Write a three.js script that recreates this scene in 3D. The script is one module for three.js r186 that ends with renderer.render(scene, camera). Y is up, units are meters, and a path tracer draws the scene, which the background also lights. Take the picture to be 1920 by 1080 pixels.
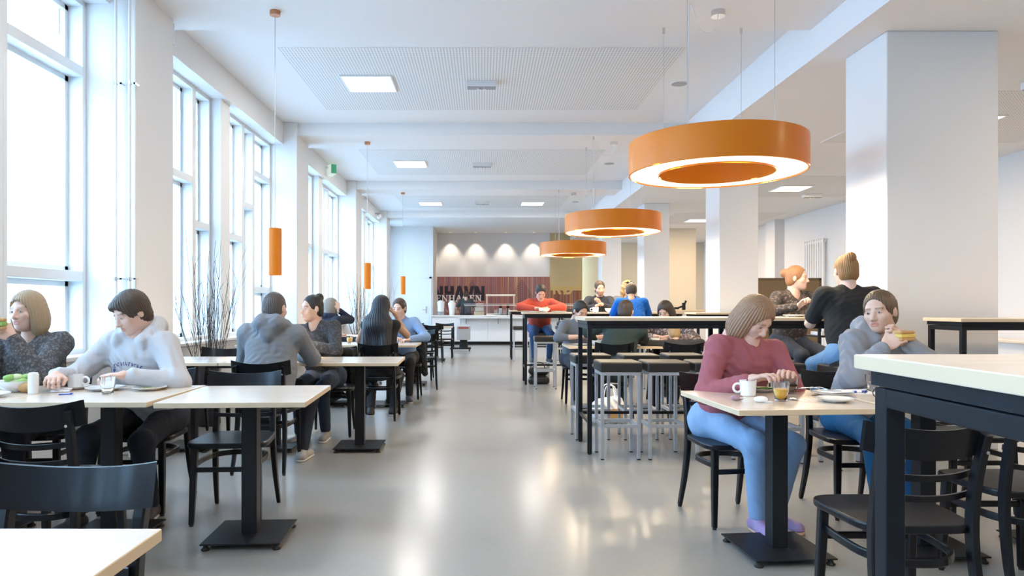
import * as THREE from 'three';
import { mergeGeometries, toCreasedNormals } from 'three/addons/utils/BufferGeometryUtils.js';
import { RoundedBoxGeometry } from 'three/addons/geometries/RoundedBoxGeometry.js';
import { RectAreaLightUniformsLib } from 'three/addons/lights/RectAreaLightUniformsLib.js';

// ---------------------------------------------------------------- camera, sky, exposure
// metres, y up; the camera stands at the origin 1.2 m above the floor and looks along -z with a shifted lens
const scene = new THREE.Scene();
const camera = new THREE.PerspectiveCamera(45.18, 1920 / 1080, 0.05, 200);
camera.position.set(0, 1.2, 0);
camera.lookAt(0, 1.2, -10);
camera.setViewOffset(1920, 1080, 54, -34.5, 1920, 1080);
camera.updateProjectionMatrix();
scene.add(camera);
const renderer = new THREE.WebGLRenderer({ antialias: true });
renderer.toneMapping = THREE.LinearToneMapping;
renderer.toneMappingExposure = 1.42;
renderer.shadowMap.enabled = true;
RectAreaLightUniformsLib.init();
scene.background = new THREE.Color().setRGB(0.40, 0.68, 1.0);      // overcast daylight outside the windows
scene.backgroundIntensity = 11;
const LAMP = { warm: [1, 0.74, 0.46], neutral: [1, 0.86, 0.68], ring: 64, panel: 33, spot: 4.5 };
const srgb = (h) => new THREE.Color(h);
const lin = (r, g, b) => new THREE.Color().setRGB(r, g, b);

// ---------------------------------------------------------------- helpers
let seed = 7;
const rnd = () => ((seed = (seed * 16807) % 2147483647) - 1) / 2147483646;
const taken = {};
function numbered(n) { taken[n] = (taken[n] ?? -1) + 1; return taken[n] ? n + '_' + String(taken[n]).padStart(3, '0') : n; }
function shadow(o) { o.traverse((c) => { if (c.isMesh) { c.castShadow = true; c.receiveShadow = true; } }); return o; }
function tag(o, label, category, group, kind) {
  if (label) o.userData.label = label;
  if (category) o.userData.category = category;
  if (group) o.userData.group = group;
  if (kind) o.userData.kind = kind;
  return o;
}
function thing(name, label, category, [x, y, Z] = [0, 0, 0], turn = 0, group) {
  const o = new THREE.Group(); o.name = numbered(name); o.position.set(x, y, -Z); o.rotation.y = turn;
  tag(o, label, category, group); scene.add(o); return o;
}
function part(name, geo, m, parent) {
  const g = Array.isArray(geo) ? merge(geo) : geo;
  const o = new THREE.Mesh(g, m); o.name = name; o.castShadow = o.receiveShadow = true; parent.add(o); return o;
}
function single(name, geo, m, label, category, [x, y, Z], turn = 0, group) {
  const o = part(numbered(name), geo, m, scene); o.position.set(x, y, -Z); o.rotation.y = turn; return tag(o, label, category, group);
}
function struct(name, geo, m, label) {
  const o = part(name, geo, m, scene); o.userData.kind = 'structure'; if (label) o.userData.label = label; return o;
}
function dup(root, [x, y, Z], turn, label, group) {
  const r = root.clone(); r.name = numbered(root.name.replace(/_\d{3}$/, '')); r.position.set(x, y, -Z); r.rotation.y = turn;
  r.userData = { ...root.userData }; r.userData.label = label; if (group) r.userData.group = group; scene.add(r); return r;
}
function merge(list) {
  const keep = list.map((g) => { let q = g.index ? g.toNonIndexed() : g.clone(); for (const k of Object.keys(q.attributes)) if (!['position', 'normal', 'uv', 'color'].includes(k)) q.deleteAttribute(k); return q; });
  if (keep.some((g) => !g.attributes.uv)) keep.forEach((g) => g.deleteAttribute('uv'));
  return mergeGeometries(keep, false);
}
// box from corner to corner in (x, y, Z-depth) with uv in metres
function bx(x0, x1, y0, y1, Z0, Z1, r = 0) {
  const w = Math.abs(x1 - x0), h = Math.abs(y1 - y0), d = Math.abs(Z1 - Z0);
  const g = r ? new RoundedBoxGeometry(w, h, d, 2, r) : new THREE.BoxGeometry(w, h, d);
  const p = g.attributes.position, n = g.attributes.normal, uv = g.attributes.uv;
  for (let i = 0; i < p.count; i++) {
    const X = p.getX(i) + (x0 + x1) / 2, Y = p.getY(i) + (y0 + y1) / 2, Zz = p.getZ(i) - (Z0 + Z1) / 2;
    p.setXYZ(i, X, Y, Zz);
    const ax = Math.abs(n.getX(i)), ay = Math.abs(n.getY(i)), az = Math.abs(n.getZ(i));
    if (ay > ax && ay > az) uv.setXY(i, X, Zz); else if (ax > az) uv.setXY(i, Zz, Y); else uv.setXY(i, X, Y);
  }
  return g;
}
// rectangular bar swept along points; sizes [w, h] per point (or one); across = direction of w
function sweep(pts, sizes, across = [1, 0, 0], sides = 8) {
  const P = pts.map((p) => new THREE.Vector3(...p)), S = P.map((_, i) => (Array.isArray(sizes[0]) ? sizes[i] : sizes));
  const pos = [], idx = [], uv = [];
  const A = new THREE.Vector3(...across), c = 0.30;
  const prof = sides === 8 ? [[1, -1 + c], [1, 1 - c], [1 - c, 1], [-1 + c, 1], [-1, 1 - c], [-1, -1 + c], [-1 + c, -1], [1 - c, -1]] : [...Array(sides)].map((_, i) => [Math.cos(i / sides * 2 * Math.PI), Math.sin(i / sides * 2 * Math.PI)]);
  const N = prof.length;
  P.forEach((p, i) => {
    const t = P[Math.min(i + 1, P.length - 1)].clone().sub(P[Math.max(i - 1, 0)]).normalize();
    const u = A.clone().addScaledVector(t, -A.dot(t));
    if (u.lengthSq() < 1e-4) u.set(0, 1, 0).addScaledVector(t, -t.y);
    u.normalize();
    const v = t.clone().cross(u);
    for (const [a, b] of prof) { const q = p.clone().addScaledVector(u, a * S[i][0] / 2).addScaledVector(v, b * S[i][1] / 2); pos.push(q.x, q.y, q.z); uv.push(a, i); }
  });
  for (let i = 0; i < P.length - 1; i++) for (let j = 0; j < N; j++) { const a = i * N + j, b = i * N + (j + 1) % N; idx.push(a, b, a + N, b, b + N, a + N); }
  for (let j = 1; j < N - 1; j++) { idx.push(0, j + 1, j); const e = (P.length - 1) * N; idx.push(e, e + j, e + j + 1); }
  const g = new THREE.BufferGeometry();
  g.setAttribute('position', new THREE.Float32BufferAttribute(pos, 3)); g.setAttribute('uv', new THREE.Float32BufferAttribute(uv, 2)); g.setIndex(idx);
  if (sides === 8) { const q = g.toNonIndexed(); q.computeVertexNormals(); return q; }
  g.computeVertexNormals(); return g;
}
const curve = (pts, n) => new THREE.CatmullRomCurve3(pts.map((p) => new THREE.Vector3(...p))).getPoints(n).map((p) => [p.x, p.y, p.z]);
const tube = (pts, r, n = 12, sides = 8) => new THREE.TubeGeometry(new THREE.CatmullRomCurve3(pts.map((p) => new THREE.Vector3(...p))), n, r, sides);
const lathe = (pts, n = 32) => new THREE.LatheGeometry(pts.map((p) => new THREE.Vector2(...p)), n);
const cyl = (r0, r1, h, x = 0, y = 0, z = 0, n = 20) => new THREE.CylinderGeometry(r0, r1, h, n).translate(x, y + h / 2, z);

// ---------------------------------------------------------------- textures and materials
function hash(x, y) { const s = Math.sin(x * 127.1 + y * 311.7) * 43758.5453; return s - Math.floor(s); }
function vnoise(x, y, per) {
  const xi = Math.floor(x), yi = Math.floor(y), f = x - xi, g = y - yi, s = f * f * (3 - 2 * f), t = g * g * (3 - 2 * g), m = (a) => ((a % per) + per) % per;
  const a = hash(m(xi), m(yi)), b = hash(m(xi + 1), m(yi)), c = hash(m(xi), m(yi + 1)), d = hash(m(xi + 1), m(yi + 1));
  return a + (b - a) * s + (c - a) * t + (a - b - c + d) * s * t;
}
function dataTex(n, f, rep, color = true) {
  const a = new Uint8Array(n * n * 4);
  for (let y = 0; y < n; y++) for (let x = 0; x < n; x++) { const c = f(x / n, y / n); for (let k = 0; k < 3; k++) a[(y * n + x) * 4 + k] = Math.max(0, Math.min(255, c[k])); a[(y * n + x) * 4 + 3] = 255; }
  const t = new THREE.DataTexture(a, n, n); t.wrapS = t.wrapT = THREE.RepeatWrapping; t.magFilter = THREE.LinearFilter; t.minFilter = THREE.LinearMipmapLinearFilter; t.generateMipmaps = true;
  t.repeat.set(rep, rep); if (color) t.colorSpace = THREE.SRGBColorSpace; t.needsUpdate = true; return t;
}
const fbm = (u, v, b) => 0.5 * vnoise(u * b, v * b, b) + 0.3 * vnoise(u * b * 3, v * b * 3, b * 3) + 0.2 * vnoise(u * b * 9, v * b * 9, b * 9);
const floorTex = dataTex(512, (u, v) => { const k = 0.95 + 0.06 * fbm(u, v, 6) + (hash(u * 991, v * 733) - 0.5) * 0.03; return [150 * k, 148 * k, 143 * k]; }, 0.28);
const woodTex = dataTex(512, (u, v) => { const g = fbm(u * 0.25, v, 24), l = vnoise(u * 4, v * 160, 160); const k = 0.93 + 0.08 * g + 0.03 * l; return [231 * k, 213 * k, 192 * k]; }, 1.1);
const fabricBump = dataTex(256, (u, v) => { const k = 128 + 60 * Math.sin(u * 256 * 0.9) * Math.sin(v * 256 * 0.9) + 60 * (hash(u * 513, v * 217) - 0.5); return [k, k, k]; }, 6, false);
const std = (color, roughness = 0.6, metalness = 0, more = {}) => new THREE.MeshStandardMaterial({ color, roughness, metalness, ...more });
const phys = (o) => new THREE.MeshPhysicalMaterial(o);
const holeTex = (() => {               // round perforations of the acoustic panels: holes are matter missing from the board
  const n = 64, c = document.createElement('canvas'); c.width = c.height = n; const g = c.getContext('2d');
  g.fillStyle = '#e9e9e8'; g.fillRect(0, 0, n, n); g.fillStyle = '#9b9c9e'; g.beginPath(); g.arc(n / 2, n / 2, n * 0.24, 0, 7); g.fill();
  const t = new THREE.CanvasTexture(c); t.wrapS = t.wrapT = THREE.RepeatWrapping; t.repeat.set(1 / 0.034, 1 / 0.034); t.colorSpace = THREE.SRGBColorSpace; return t;
})();
const M = {
  wall: std(lin(0.76, 0.76, 0.755), 0.85), ceiling: std(lin(0.82, 0.82, 0.82), 0.9), frame: phys({ color: lin(0.74, 0.75, 0.75), roughness: 0.35 }),
  tanWall: std(lin(0.56, 0.44, 0.24), 0.8), greyWall: std(lin(0.74, 0.73, 0.73), 0.85), creamWall: std(lin(0.70, 0.63, 0.50), 0.85),
  floor: new THREE.MeshPhysicalMaterial({ map: floorTex, roughness: 0.34, clearcoat: 0.4, clearcoatRoughness: 0.17 }),
  glass: phys({ color: 0xffffff, roughness: 0, transmission: 1, thickness: 0, ior: 1.5 }),
  wood: phys({ map: woodTex, roughness: 0.34, clearcoat: 0.9, clearcoatRoughness: 0.2 }), edge: std(lin(0.66, 0.51, 0.34), 0.45),
  blackWood: phys({ color: lin(0.005, 0.0065, 0.0095), roughness: 0.36, specularIntensity: 0.35, clearcoat: 0.22, clearcoatRoughness: 0.16 }),
  blackSteel: phys({ color: lin(0.012, 0.0135, 0.017), roughness: 0.42, specularIntensity: 0.4 }), rubber: std(lin(0.01, 0.01, 0.01), 0.7), chrome: std(lin(0.7, 0.7, 0.7), 0.22, 1),
  silver: std(lin(0.50, 0.51, 0.53), 0.42, 0.55), leather: phys({ color: lin(0.018, 0.015, 0.013), roughness: 0.42, clearcoat: 0.15, clearcoatRoughness: 0.35 }),
  orange: phys({ color: lin(0.70, 0.195, 0.004), roughness: 0.45, specularIntensity: 0.6, clearcoat: 0.12, clearcoatRoughness: 0.2 }), copper: std(lin(0.55, 0.25, 0.13), 0.35, 0.7),
  wire: std(lin(0.55, 0.55, 0.56), 0.4, 0.6), porcelain: phys({ color: lin(0.84, 0.84, 0.83), roughness: 0.18, clearcoat: 0.5 }),
  clear: phys({ color: 0xffffff, roughness: 0.02, transmission: 1, thickness: 0.01, ior: 1.5 }),
  juice: phys({ color: lin(0.95, 0.50, 0.02), roughness: 0.4 }), cola: phys({ color: lin(0.09, 0.03, 0.008), roughness: 0.15 }),
  paper: std(lin(0.85, 0.86, 0.88), 0.8), twig: std(lin(0.05, 0.042, 0.04), 0.7), whitePlastic: std(lin(0.78, 0.79, 0.80), 0.4), greyPlastic: std(lin(0.36, 0.37, 0.38), 0.5),
  bread: std(lin(0.52, 0.30, 0.12), 0.8), lettuce: std(lin(0.25, 0.42, 0.10), 0.6), tomato: std(lin(0.65, 0.10, 0.04), 0.4), blue: std(lin(0.03, 0.08, 0.42), 0.4),
  perforated: std(0xffffff, 0.9, 0, { map: holeTex }),
};
const glow = (c, k) => new THREE.MeshStandardMaterial({ color: 0x000000, emissive: lin(...c), emissiveIntensity: k, roughness: 0.6 });
function area(c, k, w, h, parent, [x, y, z]) {            // a downward area light just under a glowing face
  const l = new THREE.RectAreaLight(lin(...c), k, w, h); l.position.set(x, y, z); l.rotation.x = -Math.PI / 2; l.name = 'lamp_light'; parent.add(l); return l;
}
// ---------------------------------------------------------------- the room
const BAY = 4.84, CEIL = 3.975, BEAM = 3.79, AISLE = 3.51, BACK = 24.5, FRONT = -5;
struct('floor', bx(-3.5, 8.3, -0.2, 0, FRONT - 0.2, BACK + 2, 0), M.floor);
single('pavement', bx(-60, -3.5, -0.5, -0.3, -50, 60), std(lin(0.45, 0.45, 0.46), 0.9), 'pale paved street outside the tall windows', 'street', [0, 0, 0]).userData.kind = 'structure';
struct('ceiling', bx(-3.5, 3.07, CEIL, CEIL + 0.25, FRONT - 0.2, BACK + 0.3), M.ceiling);
struct('ceiling_right', bx(3.07, 8.3, AISLE, CEIL + 0.25, FRONT - 0.2, BACK + 2), M.ceiling, 'lower ceiling over the right aisle behind the columns');
struct('ceiling_back', bx(-3.5, 3.07, BEAM, CEIL, 20.15, BACK + 0.3), M.ceiling, 'lowered ceiling over the serving counter');
for (let k = -2, n = 1; k <= 2; k++, n++) { const c = 6.07 + BAY * k; struct('trim_' + n, bx(-3.02, 3.07, BEAM, CEIL, c - 0.435, c + 0.42), M.ceiling, 'shallow white ceiling beam across the room'); }
// perforated acoustic fields, flush in the ceiling between the beams
for (let k = -1, n = 11; k <= 2; k++, n++) struct('trim_' + n, bx(-2.2, 2.16, CEIL - 0.006, CEIL + 0.01, 7.41 + BAY * k, 9.75 + BAY * k), M.perforated, 'perforated acoustic ceiling field');
for (let k = -1, n = 16; k <= 2; k++, n++) struct('trim_' + n, bx(4.75, 7.5, AISLE - 0.006, AISLE + 0.01, 7.41 + BAY * k, 9.75 + BAY * k), M.perforated, 'perforated acoustic field in the aisle ceiling');
// window wall: pillars, thin piers, apron walls, headers, sills
const PIL = (k) => [5.58 + BAY * k, 6.26 + BAY * k];
for (let k = -2; k <= 3; k++) struct('wall_left_pillar_' + (k + 3), bx(-3.6, -2.8, 0, CEIL, ...PIL(k), 0.012), M.wall, 'white pillar between the tall windows');
const windows = [];
for (let k = -3; k <= 3; k++) {
  const z0 = k === -3 ? FRONT - 0.2 : PIL(k)[1], z1 = k === 3 ? 22.6 : PIL(k + 1)[0], n = k + 4;
  struct('wall_left_apron_' + n, bx(-3.6, -3.1, 0, 0.79, z0, z1), M.wall, 'white wall under the window sill');
  struct('trim_' + (20 + n), bx(-3.6, -3.03, 0.79, 0.825, z0, z1, 0.008), M.frame, 'white painted window sill');
  struct('wall_left_header_' + n, bx(-3.6, -3.01, 3.64, CEIL, z0, z1), M.wall, 'white header beam above the windows');
  if (k === -3 || k === 3) { struct('wall_left_fill_' + n, bx(-3.6, -3.2, 0.8, 3.65, k === 3 ? z0 + 1.2 : z0, k === 3 ? z1 : z1 - 1.5), M.wall, 'plain white wall beside the windows'); if (k === 3) windows.push([z0, z0 + 1.2, [2.325]]); continue; }
  const pier = z0 + 1.865;
  struct('wall_left_pier_' + n, bx(-3.6, -3.08, 0.8, 3.65, pier, pier + 0.29), M.wall, 'slender white pier between two windows');
  if (k >= 1) { const t = [2.325]; windows.push([z0, z0 + 0.62, t], [z0 + 0.62, z0 + 1.2, t], [z0 + 1.2, pier, t], [pier + 0.29, pier + 0.95, t], [pier + 0.95, pier + 1.35, t], [pier + 1.35, z1, t]); }
  else if (k === -1) windows.push([z0, z0 + 0.59, [3.075, 1.44]], [z0 + 0.59, z0 + 1.41, [2.595]], [z0 + 1.41, pier, [2.12]], [pier + 0.29, pier + 0.9, [2.09]], [pier + 0.9, pier + 1.33, [2.57]], [pier + 1.33, z1, [3.075, 1.44]]);
  else windows.push([z0, z0 + 0.59, [3.075, 1.44]], [z0 + 0.59, z0 + 1.41, [2.595]], [z0 + 1.41, pier, [2.12]], [pier + 0.29, pier + 1.11, [2.09]], [pier + 1.11, pier + 1.53, [2.57]], [pier + 1.53, z1, [3.075, 1.44]]);
}
windows.forEach(([z0, z1, bars], i) => {
  const w = new THREE.Group(); w.name = 'window_' + (i + 1); tag(w, 'tall white framed window pane group in the left wall', null, null, 'structure'); scene.add(w);
  const y0 = 0.82, y1 = 3.645, F = 0.045, X0 = -3.34, X1 = -3.2;
  part('frame', [bx(X0, X1, y0, y1, z0, z0 + F, 0.006), bx(X0, X1, y0, y1, z1 - F, z1, 0.006), bx(X0, X1, y0, y0 + F, z0 + F, z1 - F), bx(X0, X1, y1 - F, y1, z0 + F, z1 - F)], M.frame, w);
  const lv = [y0 + F, ...bars.slice().sort((a, b) => a - b), y1 - F];
  for (const b of bars) part('transom', bx(X0, X1, b - 0.04, b + 0.04, z0 + F, z1 - F, 0.006), M.frame, w);
  for (let j = 0; j < lv.length - 1; j++) {
    const a = lv[j] + (j ? 0.04 : 0), b = lv[j + 1] - (j < lv.length - 2 ? 0.04 : 0), s = 0.04, q0 = z0 + F, q1 = z1 - F;
    part('sash', [bx(-3.4, -3.32, a, b, q0, q0 + s), bx(-3.4, -3.32, a, b, q1 - s, q1), bx(-3.4, -3.32, a, a + s, q0, q1), bx(-3.4, -3.32, b - s, b, q0, q1)], M.frame, w);
    part('pane', bx(-3.368, -3.362, a + s, b - s, q0 + s, q1 - s), M.glass, w);
  }
});
// back, right and front walls
struct('wall_back_left', bx(-3.6, -1.63, 0, CEIL, 22.5, BACK + 0.2), M.wall, 'white wall with a door beside the serving counter');
struct('wall_back', bx(-1.7, 2.36, 0, CEIL, BACK, BACK + 0.2), M.greyWall, 'pale wall with light cones above the mural');
struct('wall_back_tan', bx(2.36, 3.5, 0, CEIL, BACK - 0.05, BACK + 0.2), M.tanWall, 'tan painted wall right of the mural');
struct('wall_back_right', bx(3.5, 8.3, 0, CEIL, BACK + 0.6, BACK + 2), M.creamWall, 'cream wall at the far end of the right aisle');
struct('wall_right', bx(8, 8.3, 0, CEIL, FRONT - 0.2, BACK + 2), M.wall);
struct('wall_right_pilaster', bx(7.75, 8.05, 0, AISLE, 18.4, 19), M.greyWall, 'grey pilaster on the right wall');
struct('wall_front', bx(-3.6, 8.3, 0, CEIL, FRONT - 0.2, FRONT), M.wall);
struct('wall_aisle_end', bx(5.3, 6.3, 0, AISLE, 20.5, 20.8), M.creamWall, 'cream partition wall in the right aisle');
struct('column_near', bx(3.38, 4.32, 0, AISLE, 5.8, 6.46, 0.012), M.wall, 'wide white square column nearest the camera');
struct('column_middle', bx(3.63, 4.23, 0, AISLE, 10.64, 11.3, 0.012), M.wall, 'white column behind the near ring lamp');
struct('column_far', bx(3.6, 4.17, 0, AISLE, 15.5, 16.16, 0.012), M.wall, 'white column behind the man in blue');
struct('column_last', bx(3.47, 4.05, 0, AISLE, 20.3, 20.9, 0.012), M.wall, 'farthest white column beside the counter');
struct('baseboard_right', bx(7.97, 8.0, 0, 0.09, FRONT, 18.4), M.greyPlastic);
const door = new THREE.Group(); door.name = 'door_1'; tag(door, 'white door with a lever handle in the back wall', null, null, 'structure'); scene.add(door);
part('door_frame', [bx(-2.62, -2.55, 0, 2.16, 22.46, 22.5), bx(-1.75, -1.68, 0, 2.16, 22.46, 22.5), bx(-2.62, -1.68, 2.1, 2.16, 22.46, 22.5)], M.frame, door);
part('door_leaf', bx(-2.55, -1.75, 0.01, 2.1, 22.47, 22.5, 0.004), M.frame, door);
part('handle', [bx(-1.87, -1.83, 0.98, 1.2, 22.455, 22.47), bx(-1.97, -1.84, 1.09, 1.11, 22.41, 22.43, 0.008), bx(-1.86, -1.84, 1.09, 1.11, 22.41, 22.46)], M.chrome, door);
// heating pipes on the near pillar
for (const x of [-2.93, -2.82]) {
  const t = thing('heating_pipe', x < -2.9 ? 'thin vertical pipe on the pillar, the one nearer the window' : 'thin vertical pipe on the pillar, the one nearer the room', 'pipe', [x, 0, 5.52], 0, 'heating pipes on the pillar');
  part('pipe', new THREE.CylinderGeometry(0.011, 0.011, CEIL, 12).translate(0, CEIL / 2, 0), M.wall, t);
  for (const y of [1.42, 2.98]) part('bracket', [new THREE.CylinderGeometry(0.015, 0.015, 0.03, 12).translate(0, y, 0), bx(-0.006, 0.045, y - 0.006, y + 0.006, -0.006, 0.006), bx(0.033, 0.045, y - 0.006, y + 0.006, -0.006, 0.06)], M.chrome, t);
}
// ---------------------------------------------------------------- lamps
function ringLamp(Z, label, k) {
  const t = thing('ring_lamp', label, 'pendant lamp', [2.04, 2.36, Z], 0, 'orange ring lamps');
  part('shade', lathe([[0.735, 0.0], [0.745, 0.0], [0.75, 0.005], [0.75, 0.275], [0.745, 0.28], [0.485, 0.28], [0.48, 0.275], [0.48, 0.0], [0.492, 0.0], [0.492, 0.03], [0.735, 0.03], [0.735, 0]], 96), M.orange, t);
  part('diffuser', lathe([[0.492, 0.012], [0.735, 0.012]], 96), glow([1, 0.86, 0.62], 1.9), t).material.side = THREE.DoubleSide;
  for (const [a, b] of [[-1, -1], [1, -1], [-1, 1], [1, 1]]) {
    part('suspension_wire', tube([[a * 0.36, 0.28, b * 0.37], [a * 0.36, BEAM - 2.36, b * 0.37]], 0.0025, 1, 6), M.wire, t);
    part('ceiling_fixing', cyl(0.012, 0.012, 0.05, a * 0.36, BEAM - 2.36 - 0.05, b * 0.37, 12), M.chrome, t);
    part('wire_grip', cyl(0.02, 0.024, 0.02, a * 0.36, 0.28, b * 0.37, 12), M.chrome, t);
  }
  part('ceiling_canopy', cyl(0.06, 0.06, 0.05, 0.02, BEAM - 2.41, 0, 28), M.chrome, t);
  part('power_cable', tube([[0.02, BEAM - 2.41, 0], [-0.03, BEAM - 2.56, 0.05], [-0.2, BEAM - 2.6, 0.2], [-0.33, BEAM - 2.45, 0.36], [-0.35, 0.9, 0.365], [-0.35, 0.28, 0.365]], 0.004, 40, 6), M.whitePlastic, t);
  for (let i = 0; i < 6; i++) { const a = i * Math.PI / 3 + 0.5; area([1, 0.81, 0.55], LAMP.ring * k, 0.24, 0.24, t, [Math.cos(a) * 0.615, 0.004, Math.sin(a) * 0.615]); }
}
ringLamp(6.07, 'largest and nearest orange ring lamp hanging at the upper right', 1);
ringLamp(1.23, 'orange ring lamp above the nearest high table', 0.4);
ringLamp(10.91, 'middle one of the three orange ring lamps', 1);
ringLamp(15.75, 'farthest and smallest orange ring lamp', 1);
function pendant(Z, label) {
  const t = thing('cylinder_pendant', label, 'pendant lamp', [-1.825, 1.473, Z], 0, 'orange cylinder pendants by the windows');
  part('shade', lathe([[0.05, 0.01], [0.05, 0], [0.055, 0], [0.056, 0.002], [0.056, 0.408], [0.052, 0.412], [0.0, 0.412]], 40), M.orange, t);
  part('bulb', new THREE.CircleGeometry(0.05, 24).rotateX(Math.PI / 2).translate(0, 0.012, 0), glow(LAMP.neutral, 3), t);
  part('cable', tube([[0, 0.412, 0], [0, BEAM - 1.473, 0]], 0.0035, 1, 6), M.wire, t);
  part('ceiling_canopy', cyl(0.045, 0.045, 0.04, 0, BEAM - 1.513, 0, 24), M.copper, t);
  const s = new THREE.SpotLight(lin(...LAMP.neutral), 6, 0, 0.7, 0.6); s.position.set(0, 0.0, 0); s.target.position.set(0, -1, 0); s.castShadow = true; s.name = 'lamp_light'; t.add(s, s.target);
}
pendant(6.07, 'orange cylinder pendant nearest the camera, left of the pillar');
pendant(10.91, 'middle orange cylinder pendant above the woman with long black hair');
pendant(15.75, 'smallest and farthest orange cylinder pendant in front of the white wall');
function ledPanel(x, y, Z, label, on = 1) {
  const t = thing('ceiling_light', label, 'ceiling light', [x, y - 0.012, Z], 0, 'square ceiling lights');
  part('frame', [bx(-0.31, 0.31, -0.012, 0.012, -0.31, -0.29), bx(-0.31, 0.31, -0.012, 0.012, 0.29, 0.31), bx(-0.31, -0.29, -0.012, 0.012, -0.29, 0.29), bx(0.29, 0.31, -0.012, 0.012, -0.29, 0.29)], M.whitePlastic, t);
  part('diffuser', bx(-0.29, 0.29, -0.006, 0.01, -0.29, 0.29), glow([1, 0.93, 0.82], 2.4), t);
  area(on > 1 ? [1, 0.73, 0.46] : [1, 0.93, 0.84], LAMP.panel * on, 0.58, 0.58, t, [0, -0.013, 0]);
}
ledPanel(-1.41, CEIL, 8.59, 'large square ceiling light in the perforated field nearest the camera');
ledPanel(-1.41, CEIL, 13.43, 'second square ceiling light along the window side');
ledPanel(-1.41, CEIL, 18.6, 'small far square ceiling light on the window side');
ledPanel(1.32, CEIL, 18.6, 'small far square ceiling light left of the middle ring lamp');
ledPanel(6.0, AISLE, 13.5, 'square ceiling light in the right aisle below the big ring lamp', 1.9);
ledPanel(6.0, AISLE, 8.62, 'square ceiling light hidden behind the near wide column', 1.9);
ledPanel(5.75, AISLE, 18.5, 'square ceiling light in the right aisle between two far columns', 1.9);
ledPanel(6.2, AISLE, 22.3, 'farthest square ceiling light in the right aisle', 1.9);
ledPanel(6.0, AISLE, 3.8, 'square ceiling light in the right aisle nearest the camera', 1.9);
ledPanel(-1.41, CEIL, 3.75, 'square ceiling light above the tables nearest the camera');
ledPanel(-1.41, CEIL, -1.1, 'square ceiling light behind the camera');
function emergencyLight(x, y, Z, label) {
  const t = thing('emergency_light', label, 'emergency light', [x, y, Z], 0, 'emergency lights on the ceiling');
  part('housing', bx(-0.19, 0.19, -0.075, 0, -0.07, 0.07, 0.01), M.whitePlastic, t);
  part('cover', bx(-0.175, 0.175, -0.082, -0.074, -0.055, 0.055), M.greyPlastic, t);
  for (const s of [-1, 1]) part('spot', cyl(0.02, 0.026, 0.02, s * 0.035, -0.10, 0, 16), M.whitePlastic, t);
}
emergencyLight(-0.02, CEIL, 8.55, 'white twin spot emergency light nearest the camera on the main ceiling');
emergencyLight(-0.02, CEIL, 13.4, 'second twin spot emergency light along the main ceiling');
emergencyLight(-0.02, CEIL, 18.3, 'farthest twin spot emergency light on the main ceiling');
emergencyLight(6.75, AISLE, 14.2, 'twin spot emergency light in the right aisle');
emergencyLight(5.75, AISLE, 7.1, 'twin spot emergency light at the right edge behind the wide column');
function speaker(x, Z, label) { const t = thing('ceiling_speaker', label, 'speaker', [x, CEIL, Z], 0, 'round ceiling speakers'); part('rim', lathe([[0, -0.012], [0.1, -0.012], [0.115, -0.006], [0.115, 0]], 36), M.whitePlastic, t); part('grille', new THREE.CircleGeometry(0.095, 32).rotateX(Math.PI / 2).translate(0, -0.014, 0), M.greyPlastic, t); }
speaker(2.44, 8.6, 'round speaker in the ceiling nearest the camera');
speaker(2.44, 13.4, 'second round speaker in the ceiling');
speaker(2.44, 18.3, 'farthest round speaker in the ceiling');
// exit sign and small fittings
{ const t = thing('exit_sign', 'green and white exit sign box above the windows', 'sign', [-2.92, 3.72, 13.3], 0.5);
  part('bracket', bx(-0.1, -0.02, 0.12, 0.16, -0.02, 0.02), M.whitePlastic, t); part('housing', bx(-0.06, 0.06, 0, 0.19, -0.17, 0.17, 0.008), glow([0.85, 1, 0.9], 0.5), t);
  const c = document.createElement('canvas'); c.width = 128; c.height = 64; const g = c.getContext('2d'); g.fillStyle = '#e8f6ee'; g.fillRect(0, 0, 128, 64); g.fillStyle = '#1f9a5a'; g.fillRect(8, 8, 112, 48); g.fillStyle = '#f4fff8';
  g.fillRect(80, 14, 26, 40); g.fillStyle = '#1f9a5a'; g.fillRect(84, 18, 18, 36); g.fillStyle = '#f4fff8'; g.beginPath(); g.arc(50, 18, 5, 0, 7); g.fill(); g.lineWidth = 6; g.strokeStyle = '#f4fff8'; g.beginPath(); g.moveTo(48, 24); g.lineTo(44, 40); g.lineTo(30, 44); g.moveTo(44, 40); g.lineTo(54, 52); g.moveTo(36, 28); g.lineTo(60, 32); g.stroke();
  const x = new THREE.CanvasTexture(c); x.colorSpace = THREE.SRGBColorSpace;
  part('sign_face', new THREE.PlaneGeometry(0.32, 0.17).rotateY(Math.PI / 2).translate(0.062, 0.095, 0), std(0xffffff, 0.5, 0, { map: x }), t);
  part('sign_end', bx(-0.05, 0.05, 0.01, 0.18, -0.175, -0.17), std(lin(0.08, 0.45, 0.22), 0.5), t); }
{ const t = thing('ceiling_hook', 'small metal blind hook at the top of the near pillar', 'hook', [-2.84, 3.6, 6.34]); part('stem', cyl(0.012, 0.012, 0.37, 0, 0.0, 0, 10), M.chrome, t); part('hook', tube([[0, 0, 0], [-0.05, -0.03, 0], [-0.07, 0.03, 0]], 0.012, 10), M.chrome, t); }
{ const t = thing('wall_camera', 'tiny camera under the ceiling by the farthest window', 'camera', [-2.9, 3.6, 19.3]); part('mount', cyl(0.05, 0.05, 0.04, 0, 0.15, 0), M.greyPlastic, t); part('dome', new THREE.SphereGeometry(0.07, 20, 12).translate(0, 0.11, 0), M.whitePlastic, t); part('arm', bx(-0.13, 0, 0.17, 0.2, -0.02, 0.02), M.greyPlastic, t); }
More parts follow.
